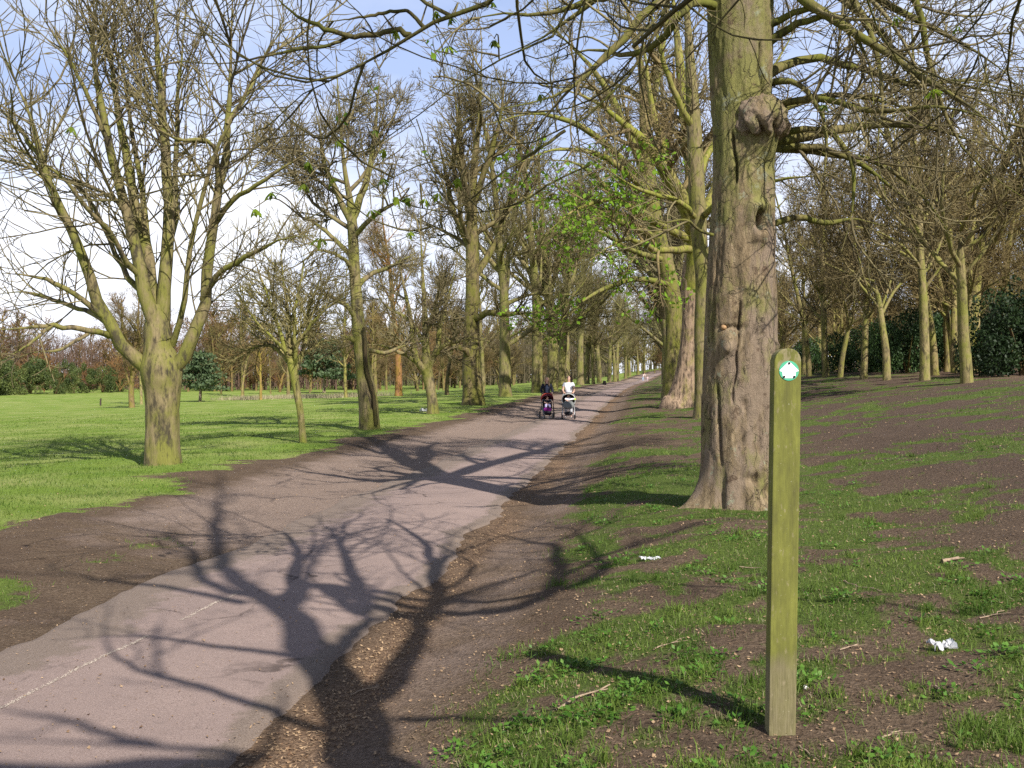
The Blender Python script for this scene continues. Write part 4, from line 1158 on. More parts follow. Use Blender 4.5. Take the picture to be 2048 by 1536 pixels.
tr, bs = tpx(d, [(946, 808, 44), (945, 780, 40), (943, 740, 37), (942, 700, 33), (943, 640, 29), (945, 560, 27), (944, 480, 25), (943, 400, 22), (950, 320, 19), (958, 240, 15), (962, 160, 11), (964, 80, 6)])
hero('thick_trunked_tree', 'thick dark upright trunk of the left row standing nearest the two women', bs, tr, [
    L(d, [(942, 720, 16), (930, 700, 13), (905, 690, 10), (880, 660, 7)], -1.5), L(d, [(944, 640, 16), (985, 625, 13), (1040, 628, 10), (1090, 620, 6)], -3), L(d, [(944, 560, 15), (985, 500, 13), (1010, 420, 10), (1040, 330, 6)], 1.5),
    L(d, [(944, 500, 15), (910, 430, 12), (890, 340, 9), (870, 250, 6)], -1), L(d, [(944, 420, 15), (975, 330, 12), (1000, 240, 9), (1010, 150, 5)], -1.5), L(d, [(943, 440, 13), (920, 330, 11), (915, 230, 8), (900, 130, 5)], 2)],
    LEV(.6, 2.0, 1.0)[:1] + fine_levels(.9, .75, (.8, 3.8), 2.3, .3), 59, tk=dict(S=34, M=70, seed=18, amp=.06, flare=.4, flare_h=.5, ridge=.07), extra_up=[tr[4:]], S=7, tint=(.82, .8, .72))

def clear_view(p):
    """twigs that would hang down in front of the viewer's eyes have been browsed and cut away"""
    y = np.maximum(p[:, :, 1], .05)
    low = (p[:, :, 1] > .3) & (np.abs(p[:, :, 0] / y) < .58) & ((p[:, :, 2] - EYE) / y < .135)
    return ~low.any(1)
# --- tree just behind the viewer: its shadow lies across the foreground, its boughs reach over the picture
b0 = G(738, 1530); t0 = 4.9
B0 = (b0[0] - LX * t0, b0[1] - LY * t0); B0 = (B0[0], B0[1], float(gz(B0[0], B0[1])))
SL = lambda p, off=0, wf=1.0: shadow_limb(p, B0, off, wf)
tsh = SL([(738, 1536, 138), (720, 1470, 128), (695, 1410, 120), (668, 1362, 108), (640, 1325, 92), (610, 1290, 78)])
tr = np.vstack([[B0[0], B0[1], B0[2] - .3, .20], [B0[0], B0[1], B0[2], .19], [(B0[0] + tsh[0, 0]) / 2, (B0[1] + tsh[0, 1]) / 2, tsh[0, 2] * .5, .175], tsh])
limbs = [
    SL([(668, 1362, 104), (630, 1312, 90), (585, 1262, 78), (545, 1222, 66), (500, 1190, 52), (462, 1155, 44), (440, 1115, 36), (432, 1060, 30), (436, 1000, 22), (440, 940, 12)], 1.5),
    SL([(515, 1200, 46), (450, 1190, 34), (405, 1165, 30), (392, 1130, 26), (385, 1105, 20), (330, 1068, 16), (250, 1055, 12), (170, 1045, 8)], -1.2),
    SL([(480, 1215, 32), (400, 1195, 24), (300, 1175, 19), (200, 1160, 15), (80, 1140, 10)], -2.2),
    SL([(715, 1440, 90), (770, 1370, 64), (815, 1310, 50), (850, 1250, 38), (872, 1190, 30), (882, 1120, 22), (905, 1060, 14)], -.8),
    SL([(868, 1215, 28), (920, 1192, 22), (985, 1170, 18), (1070, 1142, 14), (1170, 1110, 9)], .8),
    SL([(665, 1330, 48), (705, 1275, 36), (735, 1248, 28), (790, 1235, 22), (850, 1205, 14)], 1.4),
    SL([(735, 1250, 22), (735, 1215, 17), (748, 1180, 14), (775, 1150, 10)], .6),
    SL([(575, 1245, 34), (600, 1195, 26), (615, 1145, 21), (645, 1090, 15), (690, 1040, 10), (680, 1010, 7)], 1.0),
    SL([(575, 1320, 26), (500, 1312, 22), (400, 1300, 18), (300, 1285, 14), (200, 1282, 10), (100, 1288, 7)], -2.6),
    SL([(660, 1465, 36), (560, 1435, 29), (480, 1410, 26), (400, 1385, 23), (330, 1368, 22), (260, 1345, 17), (215, 1310, 13), (205, 1260, 10), (225, 1200, 8)], -2.0),
    SL([(330, 1368, 18), (310, 1340, 14), (312, 1270, 12), (330, 1230, 9)], -.6),
    SL([(800, 1440, 28), (900, 1437, 24), (1000, 1445, 20), (1150, 1440, 15), (1300, 1445, 10)], 1.5),
]
A3 = lambda *r: np.array(r, float)
def over(pre, d, pts, dd=0.0):
    return np.vstack([np.array(pre, float), L(d, pts, dd)])
OV = (cr(limbs[0], 30)[4, :3], cr(limbs[0], 30)[4, :3] + np.array([.25, .6, .55]))
limbs += [
    over([[*OV[0], 0.045], [*OV[1], 0.045], [1.3, 2.6, 5.0, .065], [.9, 4.6, 4.9, .052]], 6.6, [(1040, -60, 27), (985, 5, 24), (900, 32, 22), (850, 58, 21), (800, 84, 19), (765, 112, 18), (735, 138, 16), (700, 145, 14), (640, 165, 12), (600, 195, 10), (560, 235, 8), (510, 268, 6), (440, 282, 4)], .8),
    L(6.95, [(822, 72, 13), (795, 62, 12), (767, 66, 11), (737, 73, 11), (685, 71, 10), (641, 52, 10), (600, 36, 9), (560, 2, 7), (520, -50, 5)], -.2),
    L(6.9, [(700, 73, 9), (660, 92, 7), (600, 100, 7), (540, 112, 5), (450, 128, 4), (360, 124, 2)], -.2),
    L(6.9, [(850, 58, 9), (812, 24, 7), (760, 30, 7), (700, 40, 6), (645, 46, 4)], -.1),
    over([[*OV[0], 0.054], [*OV[1], 0.054], [1.9, 2.2, 4.9, .07], [1.2, 5.0, 4.75, .05]], 6.9, [(1180, -60, 16), (1140, 20, 15), (1100, 80, 13), (1050, 106, 12), (985, 122, 11), (945, 130, 10), (922, 165, 9), (900, 195, 8), (850, 222, 7), (790, 265, 5), (730, 305, 4), (660, 330, 2)], .5),
    over([[*OV[0], 0.048], [*OV[1], 0.048], [2.2, 2.4, 4.6, .065], [1.9, 5.4, 4.5, .05]], 7.4, [(1345, -40, 13), (1320, 50, 13), (1285, 115, 12), (1240, 175, 11), (1180, 230, 10), (1120, 262, 9), (1050, 290, 8), (960, 298, 7), (890, 306, 7), (830, 335, 6), (760, 368, 4), (690, 402, 4), (610, 440, 2)], -.4),
    L(7.2, [(1130, 262, 7), (1060, 310, 6), (1000, 350, 4), (940, 400, 4), (880, 440, 2), (840, 470, 2)], -.3),
    L(7.2, [(1180, 330, 4), (1110, 362, 4), (1060, 395, 4), (1000, 418, 3), (920, 426, 3), (840, 416, 2), (800, 402, 2)], -.2),
    over([[*OV[0], 0.048], [*OV[1], 0.048], [3.0, 2.0, 4.9, .06], [3.2, 4.6, 4.7, .045]], 6.8, [(1725, -50, 12), (1748, 40, 11), (1768, 95, 10), (1805, 140, 10), (1850, 158, 8), (1920, 160, 7), (1990, 175, 5), (2070, 195, 3)], .4),
    over([[*OV[0], 0.042], [*OV[1], 0.042], [3.4, 2.2, 5.0, .045], [3.4, 5.0, 4.6, .03]], 6.6, [(1935, -40, 6), (1945, 40, 6), (1958, 110, 5), (1975, 165, 4), (1988, 205, 3)], .2),
]
clusters = [(791, 68), (901, 41), (897, 97), (988, 85), (750, 265), (675, 285), (767, 304), (617, 328), (665, 362), (610, 372), (764, 362), (918, 360), (795, 398), (817, 400), (851, 403), (878, 391), (743, 424), (819, 468), (1080, 193), (543, 390), (509, 422), (145, 258), (985, 10), (870, 30), (640, 480), (1915, 60), (1865, 185), (1790, 40), (1650, 215)]
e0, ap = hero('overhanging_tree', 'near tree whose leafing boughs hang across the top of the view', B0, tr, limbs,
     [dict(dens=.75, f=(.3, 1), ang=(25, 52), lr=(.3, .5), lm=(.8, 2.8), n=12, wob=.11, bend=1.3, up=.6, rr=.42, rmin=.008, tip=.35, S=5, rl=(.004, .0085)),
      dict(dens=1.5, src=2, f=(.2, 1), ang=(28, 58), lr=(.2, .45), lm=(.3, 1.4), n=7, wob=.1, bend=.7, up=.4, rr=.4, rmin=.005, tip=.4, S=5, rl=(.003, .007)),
      dict(dens=2.8, src=2, f=(.2, 1), ang=(30, 60), lr=(.35, .6), lm=(.15, .7), n=5, wob=.12, bend=.7, up=.3, rr=.5, rmin=.003, tip=.7, S=4, bud=.005)], 61, att=False, ok=clear_view, leaves=dict(size=.045, rep=5, spread=.025, pick=lambda q, r: (r.random(len(q)) < .09) & (q[:, 1] > 4.5)), tint=(.46, .49, .36), tk=dict(S=20, M=30, seed=21, amp=.03, flare=.5), nres=30, S=9)  # tint darkens bark and twigs, standing in for shade from a crown above

# opening leaves on it: each cluster a part of its own, hanging on a thin twig
def leaf_cluster_mesh(seed):
    r = np.random.default_rng(seed); V = []; F = []; o = 0
    for k in range(7):
        a = k * 2.4 + r.uniform(-.3, .3); out = r.uniform(.5, 1.35)
        d_ = np.array([math.cos(a) * out, math.sin(a) * out, -.75]); d_ /= np.linalg.norm(d_)
        s_ = np.cross(d_, [0, 0, 1.]); s_ /= np.linalg.norm(s_); u_ = np.cross(s_, d_)
        Ln = r.uniform(.035, .08); w = Ln * .27
        base = d_ * .012
        prof = [(0, .1), (.25, .75), (.45, .62), (.6, 1.0), (.75, .5), (1.0, .02)]
        for side in (-1, 1):
            idx = []
            for (t_, q) in prof:
                mid = base + d_ * Ln * t_ + u_ * (-.25 * Ln * t_ * t_)
                V += [mid, mid + s_ * side * w * q * .8 - u_ * w * q * .55]
            for m in range(len(prof) - 1):
                F.append([o + 2 * m, o + 2 * m + 1, o + 2 * m + 3, o + 2 * m + 2])
            o += 2 * len(prof)
    return mesh_np('leaf_cluster', np.array(V), [np.array(F)], M_LEAF, smooth=True)
LCM = [leaf_cluster_mesh(k) for k in range(4)]
samp = np.concatenate([cr(l, 60)[:, :3] for l in limbs[12:]])
TW = Tubes(); rr_ = np.random.default_rng(8)
for k, (px, py) in enumerate(clusters):
    best = None
    for dep in (6.5, 6.9, 7.3):
        p = P(px, py - 6, dep); q = np.linalg.norm(samp - p, axis=1); i_ = int(np.argmin(q + 4 * np.maximum(0, p[2] - samp[:, 2] - .3)))
        if best is None or q[i_] < best[0]: best = (q[i_], p, samp[i_])
    _, p, s0 = best
    mid = (p + s0) / 2 + np.array([rr_.normal(0, .04), rr_.normal(0, .04), .05 + .1 * rr_.random()])
    a = cr(np.array([[*s0, .007], [*mid, .005], [*p, .0035]]), 9); a[:, :3] -= np.array(B0)
    TW.add(a[:, :3], a[:, 3], 5)
    o = link('leaf_cluster', LCM[k % 4], e0, p - np.array(B0)); o.rotation_euler = (rr_.uniform(-.4, .4), rr_.uniform(-.4, .4), rr_.uniform(0, 6.28)); o.color = (*(((.75, .62, .7), (.5, .46, .5), (.95, .8, .8))[k % 3]), 1); s_ = rr_.uniform(.85, 1.25); o.scale = (s_, s_, s_)
tag(link('twigs', TW.mesh('twigs', M_TWIG), e0), kind='stuff')

# a second tree further behind the viewer, shading the bottom edge
b1 = G(300, 1530); t1 = 8.0
B1 = (b1[0] - LX * t1 - 3.0, b1[1] - LY * t1); B1 = (B1[0], B1[1], float(gz(B1[0], B1[1])))
SL1 = lambda p, off=0: shadow_limb(p, B1, off)
top1 = B1[2] + 7.5
limbs = [np.vstack([[B1[0], B1[1], top1 - 1.5, .13], SL1([(520, 1526, 60), (400, 1512, 52), (260, 1500, 46), (120, 1496, 40), (-60, 1492, 30)])]),
         SL1([(300, 1500, 34), (200, 1478, 28), (120, 1452, 24), (0, 1432, 18), (-80, 1420, 12)], .5)]
hero('shading_tree', 'bare tree behind the viewpoint shading the nearest end of the path', B1, A3([B1[0], B1[1], B1[2] - .3, .3], [B1[0], B1[1], B1[2], .29], [B1[0] + .1, B1[1], B1[2] + 3, .25], [B1[0], B1[1] + .1, B1[2] + 6, .2], [B1[0], B1[1], B1[2] + 9, .13], [B1[0] + .2, B1[1], B1[2] + 12, .05]), limbs,
     [dict(dens=.8, f=(.2, 1), ang=(28, 58), lr=(.2, .36), lm=(.6, 2.2), n=6, wob=.1, bend=.6, up=.4, rr=.45, rmin=.01, tip=.4, S=5), dict(dens=1.5, f=(.2, 1), ang=(30, 60), lr=(.35, .6), lm=(.3, 1), n=4, wob=.12, bend=.6, up=.3, rr=.5, rmin=.006, tip=.6, S=3)], 67, att=False, ok=clear_view, tk=dict(S=18, M=30, seed=22), nres=16, S=8)

# ------------------------------------------------------------------ trees: rows, field and woods (copies share meshes)
rng = np.random.default_rng(91)
def place(U, y):
    x = U + float(cxy(y))
    return (x, y, float(gz(x, y)) - .04)
K = [0]
def nk(n=2):
    K[0] += 1
    return K[0] % n
# left row beyond the thick trunk
row = [('avenue', 66, -8.9, 1.25, 'straight tree next along the left row after the thick dark trunk'), ('wood', 73, -9.6, 1.2, 'thin companion trunk beside the third clump of the left row'),
       ('avenue', 80, -8.4, 1.45, 'broad grey trunk just left of the blonde woman'), ('upswept', 88, -7.9, 1.5, 'pale flaking trunk seen between the two women'),
       ('wood', 79, -12.4, 1.0, 'thin trunk set back in the grass behind the left row'), ('avenue', 100, -8.3, 1.4, None), ('avenue', 112, -8.8, 1.4, None), ('avenue', 126, -8.2, 1.4, None), ('upswept', 140, -8.7, 1.2, None), ('avenue', 156, -8.0, 1.2, None),
       ('avenue', 174, -7.6, 1.15, 'left one of the paired sunlit trunks far along the left row'), ('avenue', 180, -7.0, 1.15, 'right one of the paired sunlit trunks far along the left row'), ('avenue', 200, -7.8, 1.2, None), ('avenue', 222, -7.4, 1.2, None), ('upswept', 245, -7.8, 1.2, None), ('avenue', 270, -7.4, 1.2, None), ('avenue', 300, -7.4, 1.2, None)]
ON = iter('first second third fourth fifth sixth seventh eighth ninth tenth eleventh twelfth'.split())
for kd, y, U, s, lb in row:
    plant(kd, nk(), place(U + rng.normal(0, .15), y), rng.uniform(0, 6.28), s, lb or next(ON) + ' of the plain distant trees of the left row beyond the pale flaking trunk', None if lb else 'distant trees of the left row', tint=(1.02, 1.0, .9))
row = [('upswept', 66, 2.4, 1.4), ('avenue', 78, 2.2, 1.45), ('upswept', 92, 2.6, 1.45), ('avenue', 106, 2.2, 1.45), ('avenue', 122, 2.5, 1.2), ('upswept', 140, 2.4, 1.2), ('avenue', 160, 2.4, 1.2), ('avenue', 185, 2.4, 1.2), ('avenue', 212, 2.4, 1.2), ('avenue', 245, 2.4, 1.2), ('avenue', 280, 2.4, 1.2), ('avenue', 320, 2.4, 1.2)]
for kd, y, U, s in row:
    plant(kd, nk(), place(U + rng.normal(0, .2), y), rng.uniform(0, 6.28), s, 'distant bare tree of the right row behind the leaning trunks', 'distant trees of the right row')

# woodland edge row on the right
edge = [('fork', 34.5, 1935, 1.12, 'right-hand forking tree with spreading root foot at the wood edge'), ('wood', 40, 1850, 1.05, 'straight leaning slim trunk left of the forking tree at the wood edge'),
        ('fork', 45.7, 1774, 1.0, 'tree with pale crooked low branches in the middle of the wood edge'), ('wood', 50.3, 1727, .95, 'slim pale trunk with a thin shadow line round its foot'),
        ('fork', 56, 1680, .85, 'short dark trunk forking low at the wood edge'), ('wood', 60, 1652, 1.1, 'bright sunlit trunk standing left of the short dark fork'), ('wood', 66, 1619, 1.0, 'thin trunk at the left end of the wood edge row'), ('wood', 71, 1607, .9, 'thinnest pale trunk partly hidden by the way post top')]
for kd, y, px, s, lb in edge:
    x = (px - 1024) / FPX * y
    plant(kd, nk(), (x, y, float(gz(x, y)) - .05), {'fork': 3.6, 'wood': 1.0}[kd] + y * .37, s, lb, tint=(1.15, 1.12, .95), ctint=(1, .95, .85))
for k in range(84):
    for _ in range(50):
        y = 46 + 190 * rng.random() ** 1.3; U = rng.uniform(13.5, 16 + .62 * y)
        x = U + float(cxy(y))
        if abs(x / y) < .60: break
    kd = ('wood', 'wood', 'avenue', 'fork', 'wood')[k % 5]
    plant(kd, nk(), place(U, y), rng.uniform(0, 6.28), rng.uniform(.8, 1.25), 'bare tree crowded in the wood behind the edge row on the right', 'bare trees in the right-hand wood', tint=(1.25, 1.18, .95), ctint=(1.2, 1.1, .9))

# field trees on the left, each placed where its foot shows
ft = [('upswept', 264, 815, .62, 'stocky pale trunk with twisted limbs in the field behind the big left tree', (1.15, .95, .85)), ('wood', 283, 808, .7, 'thin whitish stem right beside the stocky pale trunk in the field', (1.5, 1.45, 1.4)), ('wood', 483, 797, .75, 'whitish slender tree standing alone in mid field', (1.4, 1.25, 1.15)),
      ('young', 522, 800, 1.6, 'small tawny sapling in the field near the pale reeds', (1.4, 1.1, .7)), ('avenue', 577, 795, .6, 'greyish trunk behind the slender young tree', (1.1, 1, .95)), ('wood', 692, 795, .85, 'tall yellowish slender trunk just left of the gnarled tree', (1.35, 1.3, 1.0)),
      ('avenue', 797, 792, 1.0, 'reddish trunk with warm bark standing in the field', (1.5, .9, .75)), ('young', 893, 790, 2.0, 'small dark tree in the grass right of the low forked tree', (.6, .55, .5)), ('young', 876, 780, 1.7, 'second small dark tree further back in the grass', (.6, .55, .5)), ('wood', 1187, 768, 1.3, 'upright tree alone on the lawn right of the white-topped woman', (1, 1, .8)),
      ('spread', 835, 782, .9, None, (1, .9, .8)), ('spread', 920, 776, .9, None, (1, .9, .8)), ('spread', 1000, 776, .9, None, (1, .9, .8)), ('avenue', 640, 779, .8, None, (1, .85, .75)), ('spread', 560, 784, .9, None, (1.2, .9, .7)), ('avenue', 430, 783, .8, None, (1, .85, .75)), ('spread', 760, 781, 1, None, (1.1, .85, .75))]
for kd, px, py, s, lb, tn in ft:
    g = G(px, py)
    plant(kd, nk(), (g[0], g[1], g[2] - .05), rng.uniform(0, 6.28), s, lb or 'bare spreading tree scattered in the far field', None if lb else 'trees scattered in the far field', tint=tn, ctint=tuple(.5 + .5 * q for q in tn))
for k in range(24):
    for _ in range(50):
        y = rng.uniform(115, 235); U = -rng.uniform(13, 26 + .36 * y); x = U + float(cxy(y))
        if -.30 < x / y < .12: break
    plant(('spread', 'avenue', 'wood', 'far')[k % 4], nk(), place(U, y), rng.uniform(0, 6.28), rng.uniform(.65, 1.05), 'bare spreading tree scattered in the far field', 'trees scattered in the far field', tint=(1, .9, .78), ctint=(1, .88, .7))
for k in range(70):       # the reddish wood beyond the field
    px = rng.uniform(-160, 1000) if k < 54 else rng.uniform(700, 1350)
    y = rng.uniform(165, 235) if k < 54 else rng.uniform(240, 330)
    x = (px - 1024) / FPX * y
    plant('far', nk(), (x, y, float(gz(x, y)) - .05), rng.uniform(0, 6.28), rng.uniform(.85, 1.35), 'reddish-brown bare tree in the wood along the far side of the field', 'trees of the far reddish wood', tint=(1.0, .78, .68), ctint=(1.1, .8, .72))
for k in range(46):       # wood closing the far end of the path
    y = rng.uniform(300, 420); x = float(cxy(y)) + rng.uniform(-75, 90)
    plant('far', nk(), (x, y, float(gz(x, y)) - .05), rng.uniform(0, 6.28), rng.uniform(1.0, 1.7), 'far bare tree closing the end of the avenue', 'far trees at the end of the avenue', tint=(1, .95, .75), ctint=(1, .92, .7))

def wood_mass(name, label, n, pick, hmax, seed, col, rad=(.03, .07)):
    r = np.random.default_rng(seed)
    x, y = pick(r, n)
    top = hmax * (.6 + .55 * fbm(x * .12, y * .12, seed=seed, octv=3))
    h = top * r.random(n) ** .8
    z = gz(x, y)
    dv = np.stack([r.normal(0, .6, n), r.normal(0, .6, n), r.normal(.75, .5, n)], 1); dv = nrm(dv)
    ln = r.uniform(.7, 2.4, n)
    p = np.stack([x, y, z + h], 1); rr = r.uniform(rad[0], rad[1], n) * (1.25 - .75 * h / top)
    pts = np.stack([p, p + dv * ln[:, None]], 1)
    T = Tubes().add(pts, np.stack([rr, rr * .5], 1), 3)
    k = n // 40
    tx, ty = pick(r, k); tz = gz(tx, ty); th_ = hmax * r.uniform(.5, .9, k)
    T.add(np.stack([np.stack([tx, ty, tz - .2], 1), np.stack([tx + r.normal(0, .3, k), ty, tz + th_], 1)], 1), np.stack([np.full(k, .16), np.full(k, .06)], 1), 5)
    o = link(name, T.mesh(name, twigmat('twig_' + name, tuple(c * .62 for c in col), col)))
    tag(o, label, kind='stuff')
def pick_left(r, n):
    px = r.uniform(-420, 760, n); y = r.uniform(185, 265, n)
    return (px - 1024) / FPX * y, y
wood_mass('distant_wood', 'far reddish-brown bare wood along the other side of the field', 34000, pick_left, 12, 5, (.15, .095, .068))
def pick_mid(r, n):
    px = r.uniform(680, 1220, n); y = r.uniform(240, 300, n)
    return (px - 1024) / FPX * y, y
wood_mass('distant_wood', 'far dull brown wood seen between the trunks of the left row', 20000, pick_mid, 16, 15, (.13, .105, .06), (.04, .08))
def pick_end(r, n):
    y = r.uniform(340, 470, n); x = cxy(y) + r.uniform(-95, 120, n)
    return x, y
wood_mass('distant_wood', 'far olive wood closing the end of the avenue', 26000, pick_end, 26, 6, (.15, .13, .06), (.06, .12))
def pick_right(r, n):
    y = r.uniform(85, 240, n); U = r.uniform(0, 1, n) * (14 + .36 * y) + 22 + .10 * y
    return U + cxy(y), y
wood_mass('distant_wood', 'dense brown thicket of bare stems deep in the right-hand wood', 20000, pick_right, 16, 7, (.10, .082, .05), (.016, .045))

# ------------------------------------------------------------------ bushes and evergreens
def bush_mesh(seed, n, mat, leaf=.12, lumps=9, flat=.75, rr=(.25, .42)):
    r = np.random.default_rng(seed)
    c = np.c_[r.uniform(-.62, .62, lumps), r.uniform(-.62, .62, lumps), r.uniform(.08, .80, lumps) ]; rad = r.uniform(rr[0], rr[1], lumps)
    i_ = r.integers(0, lumps, n); dv = nrm(r.normal(0, 1, (n, 3)))
    p = c[i_] + dv * (rad[i_] * r.uniform(.55, 1.06, n) ** .6)[:, None]
    p = p[p[:, 2] > .0]; p[:, 2] *= flat / .75
    v, f = leaf_quads(r, p, leaf)
    return mesh_np('foliage', v, [f], mat, smooth=False)
BM = [bush_mesh(s, 11000, M_HOLLY, .042) for s in (1, 2, 3)]
ST = Tubes(); rs_ = np.random.default_rng(3)
for k in range(7):
    a = rs_.uniform(0, 6.28); ST.add(cr(np.array([[0, 0, -.05], [.12 * math.cos(a), .12 * math.sin(a), .25], [.4 * math.cos(a), .4 * math.sin(a), .62]]), 6), np.linspace(.03, .01, 6), 5)
STM = ST.mesh('stems', M_BARKW)
HM = [bush_mesh(s, 9000, M_HOLLY, .04, 22, .8, (.10, .24)) for s in (11, 12, 13)]
def bush(loc, w, h, label, group=None, tint=(1, 1, 1), k=0, name='holly_bush'):
    e = thing(name, label, 'bush', loc, K[0] * 1.3, group); K[0] += 1
    e.scale = (w, w, h)
    o = link('foliage', (HM if name == 'hedge_bush' else BM)[k % 3], e); o.color = (*tint, 1)
    o = link('stems', STM, e); o.color = (.6, .5, .4, 1)
def at(px, y): x = (px - 1024) / FPX * y; return (x, y, float(gz(x, y)) - .05)
bush(at(2045, 41), 2.8, 3.1, 'huge dark evergreen bush at the right picture edge', k=0, tint=(.42, .44, .4))
bush(at(1990, 46), 2.0, 2.5, 'dark evergreen bush just right of the forking tree', k=1, tint=(.42, .44, .4))
bush(at(1815, 56), 2.3, 3.4, 'glossy evergreen bush between two wood edge trunks', k=2)
bush(at(1875, 60), 2.4, 3.2, 'low evergreen bush left of the forking tree', k=0)
bush(at(1740, 64), 2.2, 2.8, 'small evergreen bush behind the slim pale trunk', k=1)
bush(at(1680, 70), 2.2, 2.7, 'evergreen bush behind the short dark fork', k=2)
bush(at(1625, 78), 2.2, 2.5, 'evergreen bush beyond the way post top', k=0)
for k, (px, y, w, h) in enumerate(((2100, 48, 3, 4.4), (1930, 62, 3, 3.6), (1780, 74, 3, 3.4), (1850, 80, 3, 3.6), (1980, 68, 3, 4))):
    bush(at(px, y), w, h, 'dark evergreen undergrowth bush deeper in the right-hand wood', 'bushes deep in the wood', k=k, tint=(.42, .44, .4))
for k, (px, py, w, h) in enumerate(((15, 790, 3.2, 4.6), (60, 788, 3.6, 5.4), (112, 788, 2.6, 3.8), (147, 786, 2.6, 5.2), (205, 785, 2.6, 4.2), (-40, 791, 4, 5), (228, 783, 2.6, 4))):
    g = G(px, py)
    bush((g[0], g[1], g[2] - .1), w * 1.2, h, ('second', 'third', 'fourth', 'fifth', 'sixth', 'leftmost', 'last')[k] + ' green bush from the left in the hedge line beyond the field', 'green hedge bushes across the field', k=k, tint=(2.2, 1.45, 1.5), name='hedge_bush')
for k, px in enumerate((-10, 40, 88, 130, 180, 240, 300, 355, 420, 500, 560)):
    g = G(px, 787 - .012 * px)
    plant('shrub', nk(), (g[0], g[1], g[2] - .1), k, 1.3 + .5 * (k % 3), 'twiggy russet shrub along the far edge of the field', 'russet shrubs along the field edge', 'bare_shrub', 'shrub', (1.1, .75, .6), (1.25, .8, .62))

def pine(px, py, h, w, label, seed, clear=.3):
    g = G(px, py); r = np.random.default_rng(seed)
    e = thing('pine_tree', label, 'tree', (g[0], g[1], g[2] - .05))
    tp = np.array([[0, 0, -.2, .035 * h], [0, 0, 0, .032 * h], [.02 * h, 0, h * .45, .022 * h], [0, .01 * h, h * .95, .004 * h]])
    o = link('trunk', trunk_mesh('trunk', tp, M_BARKO, S=12, M=20, seed=seed, amp=.05, flare=.3, flare_h=.15), e)
    T = Tubes(); Pp = []
    for k in range(26):
        f = clear + (1 - clear) * (k / 26.); a = k * 2.4 + r.normal(0, .3); rr = w * (1.05 - .8 * ((f - clear) / (1 - clear)) ** 1.3) * r.uniform(.7, 1.1)
        tip = np.array([math.cos(a) * rr, math.sin(a) * rr, h * f + r.uniform(-.03, .06) * h])
        T.add(cr(np.array([[0, 0, h * f * .93], tip * .5 + [0, 0, .46 * h * f + .02 * h], tip]), 7), np.linspace(.008 * h, .003 * h, 7), 4)
        for q in np.linspace(.3, 1, 5):
            c0 = tip * q + np.array([0, 0, h * f * (1 - q)]); n = 40
            Pp.append(c0 + r.normal(0, 1, (n, 3)) * np.array([.15 * w, .15 * w, .022 * h]))
    link('branches', T.mesh('branches', M_BARKO), e)
    v, f = leaf_quads(r, np.concatenate(Pp), .05 * h)
    o = link('foliage', mesh_np('foliage', v, [f], M_PINE, smooth=False), e)
pine(400, 803, 4.8, 2.3, 'small green pine in the field just right of the big left tree', 5, .28)
pine(648, 786, 8, 4.6, 'dark broad conifer with a bare black trunk far in the field', 6, .30)
# ------------------------------------------------------------------ way post
pb = G(1565, 1474)
PD = pb[1]
ppx = PD / FPX
ph = (1478 - 702) * ppx; pw = 54 * ppx; pdp = .072

def post_mat():
    m, t, b = mat_new('mossy_post_wood')
    vo = objcoord(t); vs = objcoord(t, (1, 1, .06)); vz = objcoord(t, (1, 1, .3))
    g1 = noise(t, vs, 120, 4, .7); g2 = noise(t, vz, 16, 5, .65); g3 = noise(t, vo, 90, 3, .7); g4 = noise(t, objcoord(t, (1, 1, .45), (3, 1, 7)), 38, 3, .6)
    wood = ramp(t, g1, [(.25, (.09, .072, .045)), (.5, (.19, .15, .10)), (.8, (.29, .235, .17))])
    alg = ramp(t, g2, [(.28, (.085, .083, .022)), (.5, (.145, .148, .028)), (.75, (.23, .235, .045))])
    alg = mix(t, ramp(t, g1, [(.3, (.4, .4, .4)), (.6, (0, 0, 0))]), alg, (.10, .10, .03))
    sp = nd(t, 'ShaderNodeSeparateXYZ'); t.links.new(vo, sp.inputs[0])
    # rising damp line: the algae film stops a hand's breadth above the soil
    md = nd(t, 'ShaderNodeMath', operation='MULTIPLY_ADD'); md.inputs[1].default_value = .10; t.links.new(g2, md.inputs[0]); t.links.new(sp.outputs['Z'], md.inputs[2])
    f = nd(t, 'ShaderNodeMapRange'); f.inputs['From Min'].default_value = .315; f.inputs['From Max'].default_value = .385
    f.inputs['To Min'].default_value = .40; f.inputs['To Max'].default_value = .96
    t.links.new(md.outputs[0], f.inputs['Value'])
    c = mix(t, f.outputs[0], wood, alg)
    # weathered bare streaks near the rounded head
    hd = nd(t, 'ShaderNodeMapRange'); hd.inputs['From Min'].default_value = ph - .16; hd.inputs['From Max'].default_value = ph - .01; hd.inputs['To Max'].default_value = .16
    t.links.new(sp.outputs['Z'], hd.inputs['Value'])
    ad = nd(t, 'ShaderNodeMath', operation='ADD'); t.links.new(g4, ad.inputs[0]); t.links.new(hd.outputs[0], ad.inputs[1])
    c = mix(t, ramp(t, ad.outputs[0], [(.60, (0, 0, 0)), (.70, (.6, .6, .6))]), c, (.28, .23, .14))
    c = mix(t, ramp(t, g3, [(.685, (0, 0, 0)), (.735, (.7, .7, .7))]), c, (.55, .52, .38))
    c = mix(t, ramp(t, g3, [(.28, (.7, .7, .7)), (.33, (0, 0, 0))]), c, (.05, .05, .02))
    t.links.new(c, b.inputs['Base Color'])
    bump(t, b, g1, .5, .004)
    b.inputs['Roughness'].default_value = .85
    return m
M_POST = post_mat()
post = thing('way_post', 'mossy green round-topped way post with a white arrow disc', 'way post', (pb[0], pb[1], pb[2]))
bm = bmesh.new()
